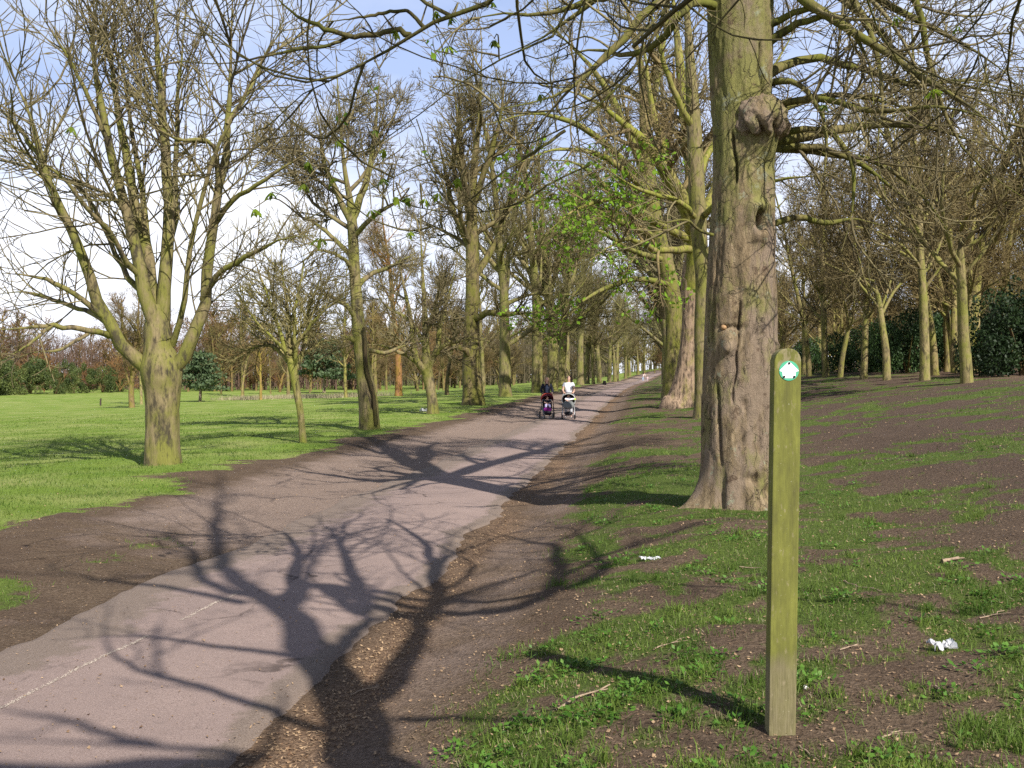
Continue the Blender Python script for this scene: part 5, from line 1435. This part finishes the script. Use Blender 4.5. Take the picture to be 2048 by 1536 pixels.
prof = [(-pw / 2, -.35), (pw / 2, -.35)]
sh = ph - 29 * ppx
for k in range(0, 17):
    a = math.pi * k / 16
    prof.append((pw / 2 * math.copysign(abs(math.cos(a)) ** .9, math.cos(a)), sh + 29 * ppx * math.sin(a) ** .95))
nz = 26
vs_ = [bm.verts.new((x, 0, z)) for x, z in prof]
fc = bm.faces.new(vs_)
ex = bmesh.ops.extrude_face_region(bm, geom=[fc])
for v_ in [g for g in ex['geom'] if isinstance(g, bmesh.types.BMVert)]: v_.co.y += pdp
bmesh.ops.recalc_face_normals(bm, faces=bm.faces)
ed = [e_ for e_ in bm.edges if abs(e_.verts[0].co.y - e_.verts[1].co.y) < 1e-6 and e_.calc_length() > 0 and not (e_.verts[0].co.z < -.3 and e_.verts[1].co.z < -.3)]
bmesh.ops.bevel(bm, geom=ed, offset=.0045, segments=2, affect='EDGES', profile=.6)
for v_ in bm.verts:
    v_.co.x += .0025 * math.sin(v_.co.z * 4) + (12 * ppx) * max(0, v_.co.z) / ph - 0
    v_.co.y += .002 * math.sin(v_.co.z * 5 + 1)
bm_obj('post', bm, M_POST, post)
hx = lambda z: .0025 * math.sin(z * 4) + 12 * ppx * z / ph
dz = (1478 - 747) * ppx
dx = (1578 - 1565) * ppx
M_DISC = simple('disc_green', (.085, .40, .235), .35, .06, 30)
M_WHITE = simple('disc_white', (.88, .88, .87), .35, .03, 30)
M_BLACK = simple('nail_black', (.015, .015, .015), .4, .2, 30)
def disc(name, r, th_, mat, parent, loc, n=40):
    bm = bmesh.new()
    bmesh.ops.create_cone(bm, cap_ends=True, segments=n, radius1=r, radius2=r * .97, depth=th_, matrix=Matrix.Rotation(R(90), 4, 'X'))
    return bm_obj(name, bm, mat, parent, loc)
yf = .002 * math.sin(dz * 5 + 1)
dsc = disc('arrow_disc', 20.2 * ppx, .003, M_DISC, post, (dx, yf - .0012, dz))
bm = bmesh.new()
ap_ = [(0, 18.6), (3, 16.4), (18.6, 1.2), (18.9, -.6), (14.2, -1.4), (13.4, -3), (12.6, -12), (10.5, -14.6), (-10.5, -14.6), (-12.6, -12), (-13.4, -3), (-14.2, -1.4), (-18.9, -.6), (-18.6, 1.2), (-3, 16.4)]
fc = bm.faces.new([bm.verts.new((x * ppx, 0, z * ppx)) for x, z in ap_])
ex = bmesh.ops.extrude_face_region(bm, geom=[fc])
for v_ in [g for g in ex['geom'] if isinstance(g, bmesh.types.BMVert)]: v_.co.y += .0012
bmesh.ops.recalc_face_normals(bm, faces=bm.faces)
bm_obj('arrow', bm, M_WHITE, dsc, (0, -.0026, 0))
disc('raised_ring', 8 * ppx, .0006, simple('disc_white_worn', (.82, .82, .80), .5, .05, 60), dsc, (0, -.0028, -1.5 * ppx), 28)
for (nx_, nz_) in ((0, 15.2), (-10, -11.8), (10, -11.8)):
    disc('nail', 2.4 * ppx, .003, M_BLACK, dsc, (nx_ * ppx, -.0035, nz_ * ppx), 14)

# ------------------------------------------------------------------ litter, sticks
def film(name, loc, w, l, h, seed, mat, label, rz=0, pinch=True):
    r = 22
    u, v = np.meshgrid(np.linspace(-1, 1, r), np.linspace(-1, 1, r))
    wd = (.35 + .75 * np.abs(u) ** .8) if pinch else (1 - .4 * u ** 2)
    x = u * w / 2; y = v * l / 2 * wd
    z = h * (.25 + .9 * fbm(u * 1.8 + seed, v * 1.8, seed=seed, octv=3)) * (1 - .55 * np.abs(v)) * (.5 + .6 * np.abs(u)) + h * .5 * (vnoise(u * 6, v * 6, None, seed) - .5)
    x = x + .25 * h * (vnoise(u * 4, v * 4, None, seed + 1) - .5); y = y + .5 * h * (vnoise(u * 4, v * 4, None, seed + 2) - .5)
    i = np.arange(r - 1)[:, None] * r; j = np.arange(r - 1)[None]
    q = np.stack([i + j, i + j + 1, i + r + j + 1, i + r + j], -1).reshape(-1, 4)
    o = link(name, mesh_np(name, np.stack([x, y, z], -1).reshape(-1, 3), [q], mat, smooth=False), None, loc)
    o.rotation_euler = (0, 0, rz)
    return tag(o, label, 'litter')
M_FILM = leafmat('plastic_film', (.62, .62, .66), (.82, .82, .84), .35, .3, 30)
g = G(1885, 1302); film('plastic_bag', g + [0, 0, .01], .115, .08, .06, 3, M_FILM, 'torn white plastic scrap shaped like a bow in the grass right of the post', .1)
g = G(1300, 1120); film('plastic_bag', g + [0, 0, .005], .16, .10, .032, 7, M_FILM, 'flat pale grey plastic scrap on the bank left of the post', .2, False)
g = G(851, 824); film('plastic_bag', g + [0, 0, .02], .42, .3, .22, 9, M_FILM, 'crumpled pale bag at the foot of the low forked tree', .4)

M_STICK = simple('dry_stick', (.30, .22, .15), .9, .4, 30)
def stick(p0, p1, r, label, group, seed):
    a, b_ = G(*p0), G(*p1)
    q = np.linspace(0, 1, 7)[:, None]
    rr = np.random.default_rng(seed)
    pts = a + (b_ - a) * q
    pts[:, 2] = gz(pts[:, 0], pts[:, 1]) + r * .6 + .006
    pts[1:-1] += rr.normal(0, .03 * np.linalg.norm(b_ - a), (5, 3)) * [1, 1, .2]
    c0 = pts[0].copy()
    T = Tubes().add(pts - c0, np.linspace(r, r * .6, 7), 6)
    m_ = pts[3] - c0; T.add(np.array([m_, m_ + (b_ - a) * .15 + [.02, -.03, .01], m_ + (b_ - a) * .26 + [.05, -.05, .015]]), np.array([r * .6, r * .5, r * .3]), 5)
    o = link('fallen_stick', T.mesh('fallen_stick', M_STICK), None, c0)
    tag(o, label, 'stick', group)
stick((1115, 1425), (1220, 1376), .007, 'long pale bent stick across the grass left of the post shadow', None, 1)
stick((1885, 1128), (1918, 1120), .016, 'short stout piece of branch on the right-hand grass', None, 2)
for k, (a_, b_) in enumerate((((1680, 1305), (1716, 1293)), ((1765, 1483), (1802, 1468)), ((1310, 1302), (1370, 1280)), ((1480, 1136), (1512, 1140)), ((1872, 1378), (1905, 1398)), ((1690, 1165), (1765, 1187)), ((1600, 1500), (1640, 1530)), ((1960, 1240), (2010, 1225)), ((700, 1395), (760, 1375)))):
    stick(a_, b_, .0045, 'thin dry twig lying on the grassy bank', 'thin fallen twigs on the bank', 10 + k)
bm = bmesh.new(); bmesh.ops.create_icosphere(bm, subdivisions=2, radius=.014)
for v_ in bm.verts: v_.co *= 1 + .5 * (float(vnoise(v_.co.x * 90, v_.co.y * 90, v_.co.z * 90, 5)) - .5); v_.co.z *= .75
g = G(1611, 1379); tag(bm_obj('pebble', bm, simple('white_stone', (.7, .66, .6), .8, .1, 60), None, g + [0, 0, .006], True), 'small white pebble on bare soil just right of the post', 'pebble')
g = G(201, 812); ht = 15 / FPX * g[1]
T = Tubes().add(np.array([[0, 0, -.2], [0, 0, ht * .5], [.02, 0, ht]]), np.array([.07, .07, .065]), 6)
tag(link('marker_post', T.mesh('marker_post', simple('dark_wood', (.06, .045, .035), .9, .3, 9)), None, g), 'thin dark marker post standing alone in the open field', 'post')

# ------------------------------------------------------------------ people
def skin_mesh(name, nodes, edges, mat, lv=1):
    me = bpy.data.meshes.new(name)
    me.from_pydata([n[:3] for n in nodes], edges, [])
    o = bpy.data.objects.new(name, me); COL.objects.link(o)
    o.modifiers.new('skin', 'SKIN'); s_ = o.modifiers.new('sub', 'SUBSURF'); s_.levels = lv; s_.render_levels = lv
    for i_, n in enumerate(nodes):
        r_ = n[3] if isinstance(n[3], (tuple, list)) else (n[3], n[3])
        me.skin_vertices[0].data[i_].radius = r_
        me.skin_vertices[0].data[i_].use_root = (i_ == 0)
    dg = bpy.context.evaluated_depsgraph_get(); dg.update()
    out = bpy.data.meshes.new_from_object(o.evaluated_get(dg))
    out.name = name
    bpy.data.objects.remove(o); bpy.data.meshes.remove(me)
    out.materials.clear(); out.materials.append(mat)
    for p_ in out.polygons: p_.use_smooth = True
    return out

M_SKIN = simple('skin', (.55, .34, .25), .55, .06, 8)
M_HAIRB = simple('hair_blonde', (.30, .20, .11), .5, .35, 60)
M_HAIRD = simple('hair_dark', (.025, .015, .012), .4, .3, 60)
M_NAVY = simple('cloth_navy', (.012, .013, .022), .8, .2, 20)
M_BLUE = simple('cloth_slate', (.12, .14, .20), .8, .15, 20)
M_WHT = simple('cloth_white', (.66, .66, .70), .8, .06, 20)
M_JEAN = simple('cloth_jeans', (.10, .13, .20), .85, .2, 40)
M_PALE = simple('cloth_pale', (.50, .50, .52), .85, .1, 20)
M_SHOE = simple('shoe', (.45, .43, .42), .6, .2, 20)

def person(label, loc, rz, s, top, legs, hairm, kind, sleeves):
    e = thing('person', label, 'person', loc, rz)
    e.scale = (s, s, s)
    # faces local -Y; arms reach forward and down to a pushchair handle at 1.0 m
    nd_ = []; ed_ = []
    def add(p, r, par=None):
        nd_.append((*p, r)); i_ = len(nd_) - 1
        if par is not None: ed_.append((par, i_))
        return i_
    pel = add((0, .01, .93), (.15, .10)); wai = add((0, .0, 1.07), (.115, .085), pel); che = add((0, -.01, 1.25), (.145, .10), wai)
    nkb = add((0, .0, 1.395), (.06, .055), che); nk_ = add((0, -.015, 1.45), .048, nkb)
    hd1 = add((0, -.03, 1.52), (.066, .078), nk_); hd2 = add((0, -.025, 1.60), (.074, .088), hd1); hd3 = add((0, -.015, 1.665), (.05, .06), hd2)
    arms = {}
    for sd_ in (-1, 1):
        shd = add((sd_ * .165, .005, 1.355), .056, che); elb = add((sd_ * .235, -.03, 1.11), .042, shd); wr = add((sd_ * .175, -.27, 1.0), .027, elb)
        pm = add((sd_ * .16, -.335, 1.005), (.036, .02), wr); arms[sd_] = (shd, elb, wr)
        for k in range(4):
            fx = sd_ * (.13 + .02 * k); ln = (.030, .034, .032, .026)[k]
            f1 = add((fx, -.335 - ln, 1.012), .0095, pm); f2 = add((fx, -.335 - ln * 1.5, .992), .0085, f1); add((fx, -.335 - ln * 1.1, .974), .0075, f2)
        t1_ = add((sd_ * .12, -.325, .99), .011, pm); add((sd_ * .115, -.36, .978), .009, t1_)
        hip = add((sd_ * .085, .01, .86), .092, pel); st = .15 * sd_
        kn = add((sd_ * .095, -st * .9 - .04, .48), .058, hip); ak = add((sd_ * .10, -st + .05, .09), .036, kn); add((sd_ * .105, -st - .10, .035), (.04, .03), ak)
    link('body', skin_mesh('body', nd_, ed_, M_SKIN, 1), e)
    # top: torso shell with sleeves
    T_ = [(0, .01, .88, (.165, .118)), (0, 0, 1.07, (.132, .10)), (0, -.012, 1.25, (.162, .118)), (0, 0, 1.375, (.085, .075))]; E_ = [(0, 1), (1, 2), (2, 3)]
    for sd_ in (-1, 1):
        T_.append((sd_ * .168, .005, 1.355, .068)); E_.append((2, len(T_) - 1))
        if sleeves == 'long':
            T_.append((sd_ * .235, -.03, 1.11, .054)); E_.append((len(T_) - 2, len(T_) - 1)); T_.append((sd_ * .187, -.23, 1.015, .042)); E_.append((len(T_) - 2, len(T_) - 1))
        else:
            T_.append((sd_ * .205, -.01, 1.22, .060)); E_.append((len(T_) - 2, len(T_) - 1))
    link('cardigan' if kind == 'blonde' else 'top', skin_mesh('top', T_, E_, top, 1), e)
    if kind == 'blonde':   # the lighter vest showing in the open front
        link('vest', skin_mesh('vest', [(0, -.055, .9, (.085, .075)), (0, -.052, 1.08, (.07, .065)), (0, -.065, 1.25, (.08, .072)), (0, -.05, 1.36, (.045, .04))], [(0, 1), (1, 2), (2, 3)], M_BLUE, 1), e)
    else:
        link('waistband', skin_mesh('waistband', [(0, 0, 1.075, (.135, .108)), (0, -.002, 1.14, (.142, .112))], [(0, 1)], simple('cloth_grey_band', (.28, .28, .36), .8, .1, 20), 1), e)
    T_ = [(0, .01, .94, (.16, .112))]; E_ = []
    for sd_ in (-1, 1):
        st = .15 * sd_; n0 = len(T_)
        T_ += [(sd_ * .085, .01, .86, .10), (sd_ * .095, -st * .9 - .04, .48, .072), (sd_ * .10, -st + .05, .11, .056)]
        E_ += [(0, n0), (n0, n0 + 1), (n0 + 1, n0 + 2)]
        link('shoe', skin_mesh('shoe', [(sd_ * .10, -st + .07, .05, .045), (sd_ * .103, -st - .02, .045, .046), (sd_ * .105, -st - .12, .035, (.044, .032))], [(0, 1), (1, 2)], M_SHOE, 1), e)
    link('trousers', skin_mesh('trousers', T_, E_, legs, 1), e)
    turn = 0 if kind == 'blonde' else -.9
    hd_ = bpy.data.objects.new('head_details', None)
    ct, sn = math.cos(turn), math.sin(turn)
    hp = lambda x, y, z: (x * ct - (y + .02) * sn, x * sn + (y + .02) * ct - .02, z)
    bpy.data.objects.remove(hd_)
    if kind == 'blonde':
        h_ = [(0, .0, 1.68, (.07, .08)), (0, .045, 1.60, (.085, .07)), (0, .06, 1.48, (.09, .055)), (0, .06, 1.38, (.085, .04))]; he = [(0, 1), (1, 2), (2, 3)]
        for sd_ in (-1, 1):
            h_ += [(sd_ * .072, -.02, 1.60, .03), (sd_ * .085, -.04, 1.47, .032), (sd_ * .085, -.075, 1.32, .026)]; n0 = len(h_) - 3
            he += [(0, n0), (n0, n0 + 1), (n0 + 1, n0 + 2)]
    else:
        h_ = [hp(0, -.02, 1.69) + ((.08, .09),), hp(0, .045, 1.63) + ((.098, .085),), hp(0, .08, 1.55) + ((.07, .065),), hp(0, .125, 1.53) + (.04,), hp(0, .135, 1.43) + (.045,), hp(.0, .12, 1.30) + (.028,)]
        he = [(k, k + 1) for k in range(5)]
        for sd_ in (-1, 1):
            h_.append(hp(sd_ * .075, .005, 1.61) + (.038,)); he.append((0, len(h_) - 1))
    link('hair', skin_mesh('hair', h_, he, hairm, 1), e)
    def blob(nm, p, r_, m_, sc_=(1, 1, 1)):
        bm = bmesh.new(); bmesh.ops.create_icosphere(bm, subdivisions=2, radius=r_)
        for v_ in bm.verts: v_.co = Vector((v_.co.x * sc_[0], v_.co.y * sc_[1], v_.co.z * sc_[2]))
        o = bm_obj(nm, bm, m_, e, hp(*p), True); o.rotation_euler = (0, 0, turn)
    blob('nose', (0, -.122, 1.555), .014, M_SKIN, (.8, 1, 1.5)); blob('mouth', (0, -.108, 1.515), .018, simple('lips', (.42, .16, .14), .5, .1, 20), (1.2, .5, .35))
    for sd_ in (-1, 1):
        if kind == 'blonde': blob('eye', (sd_ * .03, -.108, 1.59), .010, M_BLACK, (1.2, .6, .7))
        blob('ear', (sd_ * .078, -.01, 1.57), .018, M_SKIN, (.4, .8, 1.3))
    if kind != 'blonde':
        for sd_ in (-1, 1): blob('sunglasses', (sd_ * .032, -.108, 1.592), .026, M_BLACK, (1, .45, .75))
    return e

M_FRAME = simple('pushchair_frame', (.05, .05, .055), .4, .2, 30, .3)
M_ALU = simple('pushchair_alloy', (.55, .55, .56), .35, .1, 30, .6)
M_RED = simple('hood_red', (.45, .055, .035), .75, .12, 15)
M_MAR = simple('hood_maroon', (.07, .012, .022), .8, .2, 15)
M_GREY = simple('cover_grey', (.14, .145, .14), .85, .12, 15)
M_PURP = simple('blanket_purple', (.16, .012, .15), .85, .2, 15)
M_LILAC = simple('cloth_lilac', (.55, .50, .75), .85, .08, 15)
M_DARK = simple('fabric_black', (.013, .013, .018), .8, .2, 20)
M_TYRE = simple('tyre', (.02, .02, .022), .8, .2, 20)

def tube(nm, pts, r_, m_, par, S=8, n=14):
    return link(nm, Tubes().add(cr(np.array(pts, float), n), np.full(n, r_), S).mesh(nm, m_), par)

def shell(nm, cx0, rx, ry, rz_, a0_, a1_, m_, par, n=12, mm=16, th_=.012, cy0=0, cz0=0):
    """part of a ribbed hood: half-cylinder arcs swept from angle a0 to a1 about the x axis (0 = back, 90 = up, 180 = front)"""
    V = []
    for i_ in range(n):
        a = R(a0_ + (a1_ - a0_) * i_ / (n - 1)); rib = 1 + .02 * math.sin(i_ / (n - 1) * math.pi * 3) ** 2
        for j_ in range(mm):
            b_ = math.pi * j_ / (mm - 1)
            w_ = max(.0, math.sin(b_)) ** .55
            V.append((cx0 + rx * math.cos(b_), cy0 + ry * math.cos(a) * w_ * rib, cz0 + rz_ * math.sin(a) * w_ * rib))
    i_ = np.arange(n - 1)[:, None] * mm; j_ = np.arange(mm - 1)[None]
    q = np.stack([i_ + j_, i_ + j_ + 1, i_ + mm + j_ + 1, i_ + mm + j_], -1).reshape(-1, 4)
    o = link(nm, mesh_np(nm, np.array(V), [q], m_), par)
    md_ = o.modifiers.new('thickness', 'SOLIDIFY'); md_.thickness = th_
    return o

def pushchair(label, loc, rz, kind):
    e = thing('pushchair', label, 'pushchair', loc, rz)
    A = kind == 'red'
    wr = .15 if A else .125; wx = .29 if A else .27
    for (x, y, r_) in ((-wx, .32, wr), (wx, .32, wr), (-wx * (.55 if A else .92), -.42, wr * .78), (wx * (.55 if A else .92), -.42, wr * .78)):
        bm = bmesh.new()
        n1_, n2_ = 24, 8
        V = [[bm.verts.new((.022 * math.sin(2 * math.pi * j_ / n2_), (r_ - .02 + .02 * math.cos(2 * math.pi * j_ / n2_)) * math.cos(2 * math.pi * i_ / n1_), (r_ - .02 + .02 * math.cos(2 * math.pi * j_ / n2_)) * math.sin(2 * math.pi * i_ / n1_))) for j_ in range(n2_)] for i_ in range(n1_)]
        for i_ in range(n1_):
            for j_ in range(n2_):
                bm.faces.new((V[i_][j_], V[(i_ + 1) % n1_][j_], V[(i_ + 1) % n1_][(j_ + 1) % n2_], V[i_][(j_ + 1) % n2_]))
        w = bm_obj('wheel', bm, M_TYRE, e, (x, y, r_), True)
        bm = bmesh.new(); bmesh.ops.create_cone(bm, cap_ends=True, segments=20, radius1=r_ * .32, radius2=r_ * .25, depth=.04, matrix=Matrix.Rotation(R(90), 4, 'Y'))
        for k in range(5):
            a = k * 2 * math.pi / 5
            bmesh.ops.create_cube(bm, size=1, matrix=Matrix.Rotation(a, 4, 'X') @ Matrix.Translation((0, 0, r_ * .5)) @ Matrix.Diagonal((.014, .018, r_ * .75, 1)))
        bm_obj('hub', bm, M_ALU if not A else M_FRAME, w)
    fm = M_FRAME if A else M_ALU
    for sd_ in (-1, 1):
        tube('frame_leg', [(sd_ * wx * .95, .32, wr), (sd_ * .25, .10, .48), (sd_ * .24, -.1, .60)], .013, fm, e)
        tube('frame_leg', [(sd_ * wx * (.55 if A else .92), -.42, wr * .8), (sd_ * .24, -.25, .38), (sd_ * .24, .05, .62), (sd_ * .235, .30, .92), (sd_ * .2, .42, 1.02)], .013, fm, e)
    tube('axle', [(-wx, .32, wr), (wx, .32, wr)], .010, M_FRAME, e, 6, 4)
    tube('axle', [(-wx * (.55 if A else .92), -.42, wr * .78), (wx * (.55 if A else .92), -.42, wr * .78)], .010, M_FRAME, e, 6, 4)
    tube('handle', [(-.2, .42, 1.02), (-.14, .46, 1.045), (0, .47, 1.05), (.14, .46, 1.045), (.2, .42, 1.02)], .017, M_DARK, e)
    # seat bucket
    link('seat', skin_mesh('seat', [(0, -.26, .50, (.20, .05)), (0, -.02, .46, (.215, .06)), (0, .14, .56, (.215, .05)), (0, .24, .80, (.20, .045))], [(0, 1), (1, 2), (2, 3)], M_DARK if A else M_GREY, 2), e)
    link('basket', skin_mesh('basket', [(0, -.25, .24, (.18, .07)), (0, .0, .22, (.21, .09)), (0, .25, .25, (.2, .08))], [(0, 1), (1, 2)], M_DARK, 1), e)
    if A:
        shell('hood', 0, .255, .36, .36, 40, 112, M_RED, e, cy0=.10, cz0=.70)
        shell('hood_lining', 0, .240, .335, .335, 20, 128, M_MAR, e, cy0=.10, cz0=.69)
        link('footrest', skin_mesh('footrest', [(0, -.44, .26, (.15, .02)), (0, -.36, .36, (.16, .03))], [(0, 1)], M_DARK, 1), e)
    else:
        shell('hood', 0, .265, .36, .38, 8, 108, M_GREY, e, cy0=.10, cz0=.66)
        shell('hood_lining', 0, .245, .33, .35, 0, 102, M_DARK, e, cy0=.10, cz0=.655)
        V = []
        for j_ in range(20):
            b_ = math.pi * j_ / 19; w_ = math.sin(b_) ** .55; a = R(109)
            V.append((.268 * math.cos(b_), .10 + .365 * math.cos(a) * w_, .66 + .385 * math.sin(a) * w_))
        link('hood_rim', Tubes().add(np.array(V), np.full(20, .017), 6).mesh('hood_rim', simple('hood_piping', (.5, .5, .48), .7, .1, 20)), e)
        link('apron', skin_mesh('apron', [(0, -.06, .66, (.235, .10)), (0, -.22, .62, (.26, .13)), (0, -.36, .52, (.245, .11)), (0, -.42, .42, (.19, .06))], [(0, 1), (1, 2), (2, 3)], M_GREY, 2), e)
    return e

def baby(label, loc, rz, kind):
    e = thing('person', label, 'baby', loc, rz)
    nd_ = [(0, .06, .10, (.09, .075)), (0, .09, .22, (.085, .07)), (0, .09, .30, .04), (0, .075, .36, (.062, .066)), (0, .08, .43, (.05, .055)),
           (-.05, -.02, .08, .045), (-.075, -.17, .07, .038), (-.075, -.20, -.06, .028), (.05, -.02, .08, .045), (.075, -.17, .07, .038), (.075, -.20, -.06, .028),
           (-.10, .07, .25, .032), (-.12, -.02, .17, .026), (-.07, -.09, .16, .022), (.10, .07, .25, .032), (.12, -.02, .17, .026), (.07, -.09, .16, .022)]
    ed_ = [(0, 1), (1, 2), (2, 3), (3, 4), (0, 5), (5, 6), (6, 7), (0, 8), (8, 9), (9, 10), (1, 11), (11, 12), (12, 13), (1, 14), (14, 15), (15, 16)]
    for sd_, wi in ((-1, 13), (1, 16)):
        for k in range(4):
            nd_.append((sd_ * (.055 + .010 * k), -.115, .158, .006)); ed_.append((wi, len(nd_) - 1)); nd_.append((sd_ * (.055 + .010 * k), -.125, .146, .005)); ed_.append((len(nd_) - 2, len(nd_) - 1))
        nd_.append((sd_ * .05, -.09, .147, .007)); ed_.append((wi, len(nd_) - 1))
    link('body', skin_mesh('body', nd_, ed_, M_SKIN, 1), e)
    link('jacket', skin_mesh('jacket', [(0, .06, .08, (.105, .09)), (0, .085, .23, (.10, .085)), (-.10, .07, .25, .043), (-.12, -.02, .17, .036), (.10, .07, .25, .043), (.12, -.02, .17, .036)], [(0, 1), (1, 2), (2, 3), (1, 4), (4, 5)], M_NAVY if kind == 'red' else M_WHT, 1), e)
    for sd_ in (-1, 1):
        if kind == 'red': link('trouser_leg', skin_mesh('trouser_leg', [(sd_ * .05, -.02, .08, .056), (sd_ * .078, -.17, .07, .052), (sd_ * .078, -.205, -.04, .046)], [(0, 1), (1, 2)], M_LILAC, 1), e)
        bm = bmesh.new(); bmesh.ops.create_icosphere(bm, subdivisions=1, radius=.008); bm_obj('eye', bm, M_BLACK, e, (sd_ * .024, .013, .375), True)
    link('hair', skin_mesh('hair', [(0, .10, .42, (.056, .055)), (0, .115, .36, (.058, .035))], [(0, 1)], M_HAIRB if kind != 'red' else M_HAIRD, 1), e)
    return e

def on_path(px, y):
    x = (px - 1024) / FPX * y
    return np.array([x, y, float(pz(np.array(x), np.array(y))) + .002])
qa = on_path(1095, 40.6); qb = on_path(1137, 40.4)
pushchair('three-tone pushchair with a red hood and dark maroon lining', qa, .05, 'red')
pushchair('grey pushchair with an open rimmed hood and a padded foot apron', qb, -.06, 'grey')
person('woman with long fair hair in a dark cardigan pushing the red-hooded pushchair', qa + [0, .80, 0], .05, 1.02, M_NAVY, M_JEAN, M_HAIRB, 'blonde', 'long')
person('woman with a dark ponytail and sunglasses in a white top pushing the grey pushchair', qb + [.05, .80, 0], -.06, 1.05, M_WHT, M_PALE, M_HAIRD, 'dark', 'short')
baby('toddler with pale lilac trousers sitting in the red-hooded pushchair', qa + [0, .0, .50], .05, 'red')
baby('baby in white lying back in the grey pushchair', qb + [.0, .12, .60], -.06, 'grey')
o = link('blanket', skin_mesh('blanket', [(-.17, 0, 0, (.03, .07)), (-.05, -.02, .005, (.06, .08)), (.06, -.02, -.01, (.06, .08)), (.17, 0, .01, (.03, .07))], [(0, 1), (1, 2), (2, 3)], M_PURP, 2), None, qa + [0, -.36, .40])
tag(o, 'purple blanket over the foot end of the red-hooded pushchair', 'blanket')
o = link('cloth', skin_mesh('cloth', [(-.10, .0, .0, (.03, .03)), (0, -.02, .03, (.05, .04)), (.10, 0, .05, (.045, .04)), (.17, .03, .06, (.03, .03))], [(0, 1), (1, 2), (2, 3)], M_WHT, 2), None, qb + [.06, -.10, .76])
tag(o, 'white cloth laid over the apron of the grey pushchair', 'cloth')
bm = bmesh.new(); bmesh.ops.create_icosphere(bm, subdivisions=2, radius=.055)
for v_ in bm.verts: v_.co.z *= .8; v_.co += v_.co.normalized() * .012 * math.sin(5 * math.atan2(v_.co.y, v_.co.x))
tag(bm_obj('soft_toy', bm, simple('toy_lime', (.45, .62, .06), .8, .1, 15), None, qb + [.245, -.05, .80], True), 'lime green soft toy hung on the side of the grey pushchair', 'toy')

# far walkers on the path
def walker(label, loc, s, topm, legm, bend):
    e = thing('person', label, 'person', loc, 0)
    e.scale = (s, s, s)
    dx_ = bend
    nd_ = [(0, .02, .92, (.14, .11)), (dx_ * .5, -.02, 1.12, (.13, .10)), (dx_, -.05, 1.30, (.14, .10)), (dx_ * 1.3, -.06, 1.43, .05), (dx_ * 1.5, -.07, 1.53, (.075, .085)), (dx_ * 1.55, -.07, 1.62, (.05, .06)),
           (-.09, .02, .85, .085), (-.10, -.1, .48, .06), (-.10, .05, .09, .04), (-.10, -.1, .04, .035), (.09, .02, .85, .085), (.10, .06, .48, .06), (.10, .16, .10, .04), (.10, .02, .04, .035),
           (dx_ - .17, -.05, 1.36, .055), (dx_ - .2, -.1, 1.1, .042), (dx_ - .17, -.28, .95, .03), (dx_ - .17, -.34, .90, (.03, .02)), (dx_ + .17, -.05, 1.36, .055), (dx_ + .22, -.1, 1.1, .042), (dx_ + .24, -.22, .9, .03), (dx_ + .25, -.27, .84, (.03, .02))]
    ed_ = [(0, 1), (1, 2), (2, 3), (3, 4), (4, 5), (0, 6), (6, 7), (7, 8), (8, 9), (0, 10), (10, 11), (11, 12), (12, 13), (2, 14), (14, 15), (15, 16), (16, 17), (2, 18), (18, 19), (19, 20), (20, 21)]
    for wi in (17, 21):
        x, y, z = nd_[wi][:3]
        for k in range(5):
            nd_.append((x + (k - 2) * .014, y - .035 + .02 * (k in (0, 4)), z - .05, .008)); ed_.append((wi, len(nd_) - 1))
    link('body', skin_mesh('body', nd_, ed_, M_SKIN, 1), e)
    link('top', skin_mesh('top', [(0, .02, .9, (.16, .13)), (dx_ * .5, -.02, 1.12, (.15, .12)), (dx_, -.05, 1.30, (.16, .12)), (dx_ - .17, -.05, 1.36, .07), (dx_ - .2, -.1, 1.12, .055), (dx_ + .17, -.05, 1.36, .07), (dx_ + .22, -.1, 1.12, .055)], [(0, 1), (1, 2), (2, 3), (3, 4), (2, 5), (5, 6)], topm, 1), e)
    link('trousers', skin_mesh('trousers', [(0, .02, .93, (.155, .125)), (-.09, .02, .85, .10), (-.10, -.1, .48, .075), (-.10, .05, .1, .06), (.09, .02, .85, .10), (.10, .06, .48, .075), (.10, .16, .1, .06)], [(0, 1), (1, 2), (2, 3), (0, 4), (4, 5), (5, 6)], legm, 1), e)
    link('hair', skin_mesh('hair', [(dx_ * 1.55, -.04, 1.63, (.06, .07)), (dx_ * 1.5, .0, 1.55, (.07, .06))], [(0, 1)], M_HAIRD, 1), e)
    return e
walker('distant walker in white top and pale blue trousers leaning towards a child', on_path(1286, 196), 1.0, M_WHT, simple('cloth_sky', (.42, .52, .66), .8, .1, 20), .22)
walker('small distant child in pale pink beside the walker in white', on_path(1295, 195.6), .66, simple('cloth_pink', (.66, .52, .55), .8, .08, 20), simple('cloth_palepink', (.62, .5, .52), .8, .08, 20), .0)
g = G(1209, 769); T = Tubes().add(np.array([[0, 0, -.1], [0, 0, .25], [.02, 0, .5]]), np.array([.28, .25, .20]), 10).add(np.array([[.02, 0, .49], [.02, 0, .52]]), np.array([.2, .01]), 10)
tag(link('tree_stump', T.mesh('tree_stump', simple('dark_stump', (.03, .025, .02), .9, .3, 9)), None, g), 'small black stump on the verge left of the far walkers', 'stump')
